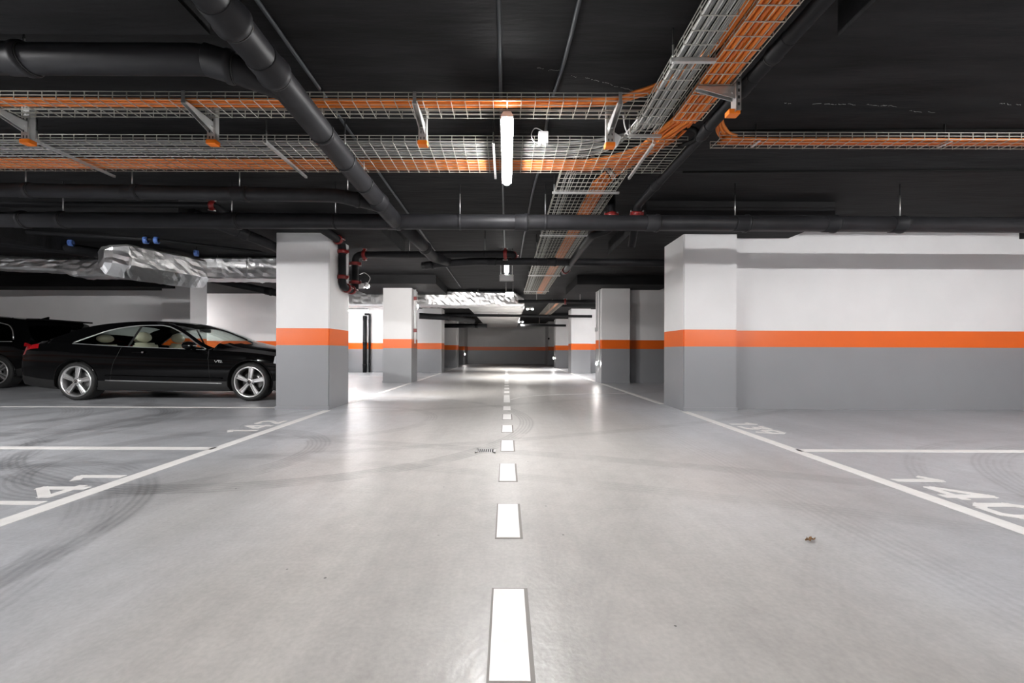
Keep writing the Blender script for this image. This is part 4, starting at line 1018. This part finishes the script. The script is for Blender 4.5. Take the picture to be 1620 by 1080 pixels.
# --- the coupe
S = dict(L=5.07, cuts=[], inset=.055, tumble=.66, g0=.5, g1=3.42, w0=1.03, w1=3.32, hw=.935, r=.325, rim=.262, wheels=(1.14, 4.08), glass='glass', star=True,
    T=[(0, .60), (.012, .72), (.03, .82), (.07, .93), (.15, 1.0), (.3, 1.045), (.5, 1.075), (.8, 1.19), (1.05, 1.285), (1.4, 1.36), (1.75, 1.392), (2.0, 1.40), (2.35, 1.385), (2.7, 1.305), (3.1, 1.17), (3.45, 1.04), (3.75, .965), (4.1, .915), (4.5, .845), (4.85, .735), (5.0, .64), (5.07, .50)],
    B=[(0, .56), (.03, .76), (.08, .86), (.2, .925), (.45, .965), (.8, .975), (1.06, .965), (2.0, .915), (3.29, .868), (3.7, .845), (4.1, .815), (4.5, .755), (4.85, .64), (5.07, .46)],
    W=[(1.03, .972), (1.25, 1.085), (1.5, 1.20), (1.75, 1.262), (2.0, 1.292), (2.3, 1.298), (2.45, 1.28), (2.6, 1.23), (2.85, 1.115), (3.1, .975), (3.32, .872)],
    R=[(.5, 1.03), (.8, 1.14), (1.05, 1.25), (1.4, 1.322), (1.75, 1.353), (2.0, 1.362), (2.35, 1.348), (2.6, 1.285), (2.85, 1.17), (3.1, 1.035), (3.3, .93), (3.42, .885)],
    V=[(0, .62), (.02, .70), (.06, .78), (.18, .855), (.5, .905), (1.14, .935), (2.5, .93), (4.08, .93), (4.5, .885), (4.8, .77), (4.97, .58), (5.07, .38)],
    Z=[(0, .36), (.05, .27), (.3, .22), (.75, .17), (1.6, .155), (3.6, .15), (4.5, .16), (4.9, .18), (5.07, .25)],
    pillars=[(1.96, 2.02)], ws0=2.40, ws1=lambda k: 3.42 + .08 * k, rw0=.72, rw1=1.22, strip=(1.66, 3.62, .345, .30), handle=2.2, handles=(2.2,), mirror=3.12,
    shut=((1.72, 1.90), (3.42, 3.36)), lamp=lambda u, k: (.03 < u < .46 and 11 <= k <= 12) or (.02 < u < .20 and k == 10), flamp=lambda u, k: 4.45 < u < 4.9 and 10 <= k <= 13,
    spokes=5, phase=.08, spokeform=((0, 0, .056, .090, -.006, -.010, .012),))
coupe = bpy.data.objects.new('coupe_car', None); C.objects.link(coupe)
tag(coupe, 'glossy black two-door coupe with five-spoke silver wheels, parked behind the nearest pillar', 'car')
sec, iB = car_body(coupe, S); finish(coupe, S, sec, iB)
for u, v in ((2.0, -.38), (2.0, .38), (1.28, -.36), (1.28, .36)):
    seat(coupe, u, v, .36 if u > 1.5 else .33, 1 if u > 1.5 else .8)
m = MB(); m.bbox(2.95, 3.5, -.72, .72, .62, .86, .05); db = m.build('dashboard', M['cabin'], coupe)
m = MB(); c_ = Vector((2.72, .38, .80)); axw = Vector((.85, 0, -.45)).normalized()
ring = []
nx = axw.orthogonal().normalized(); ny = axw.cross(nx)
m.lathe([(.185 + .014 * math.cos(a), .014 * math.sin(a)) for a in [2 * PI * k / 8 for k in range(8)]], c_, axw, 28); m.bar(c_ - ny * .18, c_ + ny * .18, .04, .02); m.lathe([(0, -.02), (.06, -.02), (.06, .02), (0, .02)], c_, axw, 14); m.bar(c_, c_ + axw * .25, .05)
m.build('steering_wheel', M['cabin'], coupe)
m = MB(); m.bbox(2.62, 2.66, -.13, .13, 1.20, 1.265, .012); m.build('rear_view_mirror', M['cabin'], coupe)
m = MB(); m.box(.75, 3.6, -.78, .78, .30, .34); m.bbox(.72, .95, -.7, .7, .86, .93, .03); m.build('cabin_floor', M['cabin'], coupe)
# V12 badge on the wing
def bars(m, pts, v, w=.006):
    for a, b in zip(pts, pts[1:]): m.bar((a[0], v, a[1]), (b[0], v, b[1]), w, .005, Vector((0, 1, 0)))
for s_ in (-1, 1):
    m = MB(); u0, z0, h_ = 3.50, .655, .034; v_ = s_ * (interp(S['V'], 3.55) * .999 + .004)
    D = -s_
    def gp(l): return [(u0 + (.075 + D * (q - .075)) * 1.0, z0 + w_) for q, w_ in l]
    bars(m, gp([(0, h_), (.024, 0), (.052, h_), (.10, h_)]), v_); bars(m, gp([(.066, h_ * .8), (.074, h_), (.070, 0)]), v_)
    bars(m, gp([(.088, h_ * .8), (.118, h_ * .85), (.118, h_ * .55), (.090, 0), (.135, 0)]), v_); m.build('wing_badge', M['alloy'], coupe, None)
m = MB(); m.tube([(.035, -.66, .63), (.008, -.3, .63), (.0, 0, .63), (.008, .3, .63), (.035, .66, .63)], .008, 6); m.build('bumper_trim', M['chrome'], coupe)
m = MB(); m.bbox(-.012, .01, -.26, .26, .68, .79, .004); m.build('number_plate', M['white_plastic'], coupe)
for v in (-.5, .5):
    m = MB(); m.lathe([(.05, -.1), (.05, .0), (.044, .0), (.044, -.1)], (.06, v, .27), (-1, 0, 0), 16); m.build('exhaust_tip', M['chrome'], coupe)
coupe.location = (-8.43, 7.66, 0)

# --- the estate / SUV behind it
S2 = dict(L=4.7, cuts=[], inset=.05, tumble=.36, g0=.0, g1=3.7, w0=.42, w1=3.45, hw=.93, r=.36, rim=.27, wheels=(.74, 3.55), glass='privacy', star=False,
    T=[(0, .62), (.02, .85), (.05, 1.02), (.14, 1.20), (.30, 1.46), (.36, 1.555), (.7, 1.60), (1.2, 1.635), (1.9, 1.65), (2.4, 1.62), (2.8, 1.52), (3.2, 1.32), (3.55, 1.14), (4.0, 1.07), (4.4, .97), (4.6, .80), (4.7, .55)],
    B=[(0, .55), (.02, .78), (.06, .93), (.2, 1.02), (.5, 1.04), (1.5, 1.02), (3.0, .99), (3.6, .98), (4.0, .94), (4.4, .86), (4.6, .7), (4.7, .5)],
    W=[(.42, 1.05), (.55, 1.30), (.7, 1.42), (1.2, 1.50), (1.9, 1.51), (2.4, 1.47), (2.8, 1.36), (3.2, 1.14), (3.45, 1.0)],
    R=[(.0, .6), (.06, .96), (.14, 1.14), (.30, 1.40), (.36, 1.50), (.7, 1.55), (1.2, 1.585), (1.9, 1.60), (2.4, 1.57), (2.8, 1.46), (3.2, 1.24), (3.5, 1.05), (3.7, .99)],
    V=[(0, .68), (.03, .78), (.1, .85), (.4, .91), (1.0, .93), (3.7, .93), (4.2, .88), (4.5, .74), (4.7, .45)],
    Z=[(0, .38), (.1, .30), (.6, .22), (4.2, .22), (4.7, .3)],
    pillars=[(.95, 1.02), (1.75, 1.83)], ws0=2.45, ws1=lambda k: 3.5 + .06 * k, rw0=.10, rw1=.30, strip=None, handle=1.3, handles=(1.3, 2.3), mirror=3.2,
    shut=((1.35, 1.2), (2.0, 1.95), (3.2, 3.25)), lamp=lambda u, k: .02 < u < .22 and 11 <= k <= 12, flamp=lambda u, k: 4.2 < u < 4.55 and 10 <= k <= 13,
    spokes=5, phase=.3, spokeform=((-.022, -.045, .02, .022, -.008, -.01, .002), (.022, .045, .02, .022, -.008, -.01, .002)))
suv = bpy.data.objects.new('estate_car', None); C.objects.link(suv)
tag(suv, 'black tall estate car with roof fin antenna, parked behind the coupe at the frame edge', 'car')
sec, iB = car_body(suv, S2); finish(suv, S2, sec, iB)
m = MB(); m.add([(.62, -.01, 1.585), (.82, -.012, 1.61), (.62, .01, 1.585), (.82, .012, 1.61), (.60, 0, 1.66), (.64, 0, 1.662)], [(0, 1, 5, 4), (2, 4, 5, 3), (0, 4, 2), (1, 3, 5), (0, 2, 3, 1)]); m.build('roof_antenna', M['paint'], suv)
m = MB(); m.bbox(.16, .46, -.60, .60, 1.535, 1.575, .012); m.build('rear_spoiler', M['paint'], suv)
for s_ in (-1, 1):
    pts = [(.7 + 2.0 * i / 12, s_ * .64, 1.585 + .045 * math.sin(PI * i / 12)) for i in range(13)]; m = MB(); m.tube(pts, .014, 6); m.build('roof_rail', M['chrome'], suv)
m = MB(); m.box(.5, 3.6, -.75, .75, .40, .45); m.build('cabin_floor', M['cabin'], suv)
suv.rotation_euler = (0, 0, PI); suv.location = (-10.55, 9.72, 0)

# ------------------------------------------------------------------ camera, world, exposure
cd = bpy.data.cameras.new('camera'); cam = bpy.data.objects.new('camera', cd); C.objects.link(cam)
cam.location = (0, 0, H); cam.rotation_euler = (R(90), R(-0.2), 0)
cd.sensor_width = 36; cd.sensor_fit = 'HORIZONTAL'; cd.lens = 36 * F / 1620
cd.shift_x = (810 - VX) / 1620; cd.shift_y = (VY - 540) / 1620
cd.clip_start = .05; cd.clip_end = 200
sc = bpy.context.scene; sc.camera = cam
w = bpy.data.worlds.new('world'); sc.world = w; w.use_nodes = True
w.node_tree.nodes['Background'].inputs['Color'].default_value = (0, 0, 0, 1)
sc.view_settings.view_transform = 'Standard'; sc.view_settings.look = 'None'
sc.view_settings.exposure = 1.9; sc.view_settings.gamma = 1.0; sc.view_settings.use_curve_mapping = False
sc.cycles.use_denoising = True
sc.cycles.max_bounces = 10; sc.cycles.diffuse_bounces = 6; sc.cycles.glossy_bounces = 5; sc.cycles.transparent_max_bounces = 12
sc.cycles.sample_clamp_indirect = 8; sc.cycles.caustics_reflective = False; sc.cycles.caustics_refractive = False
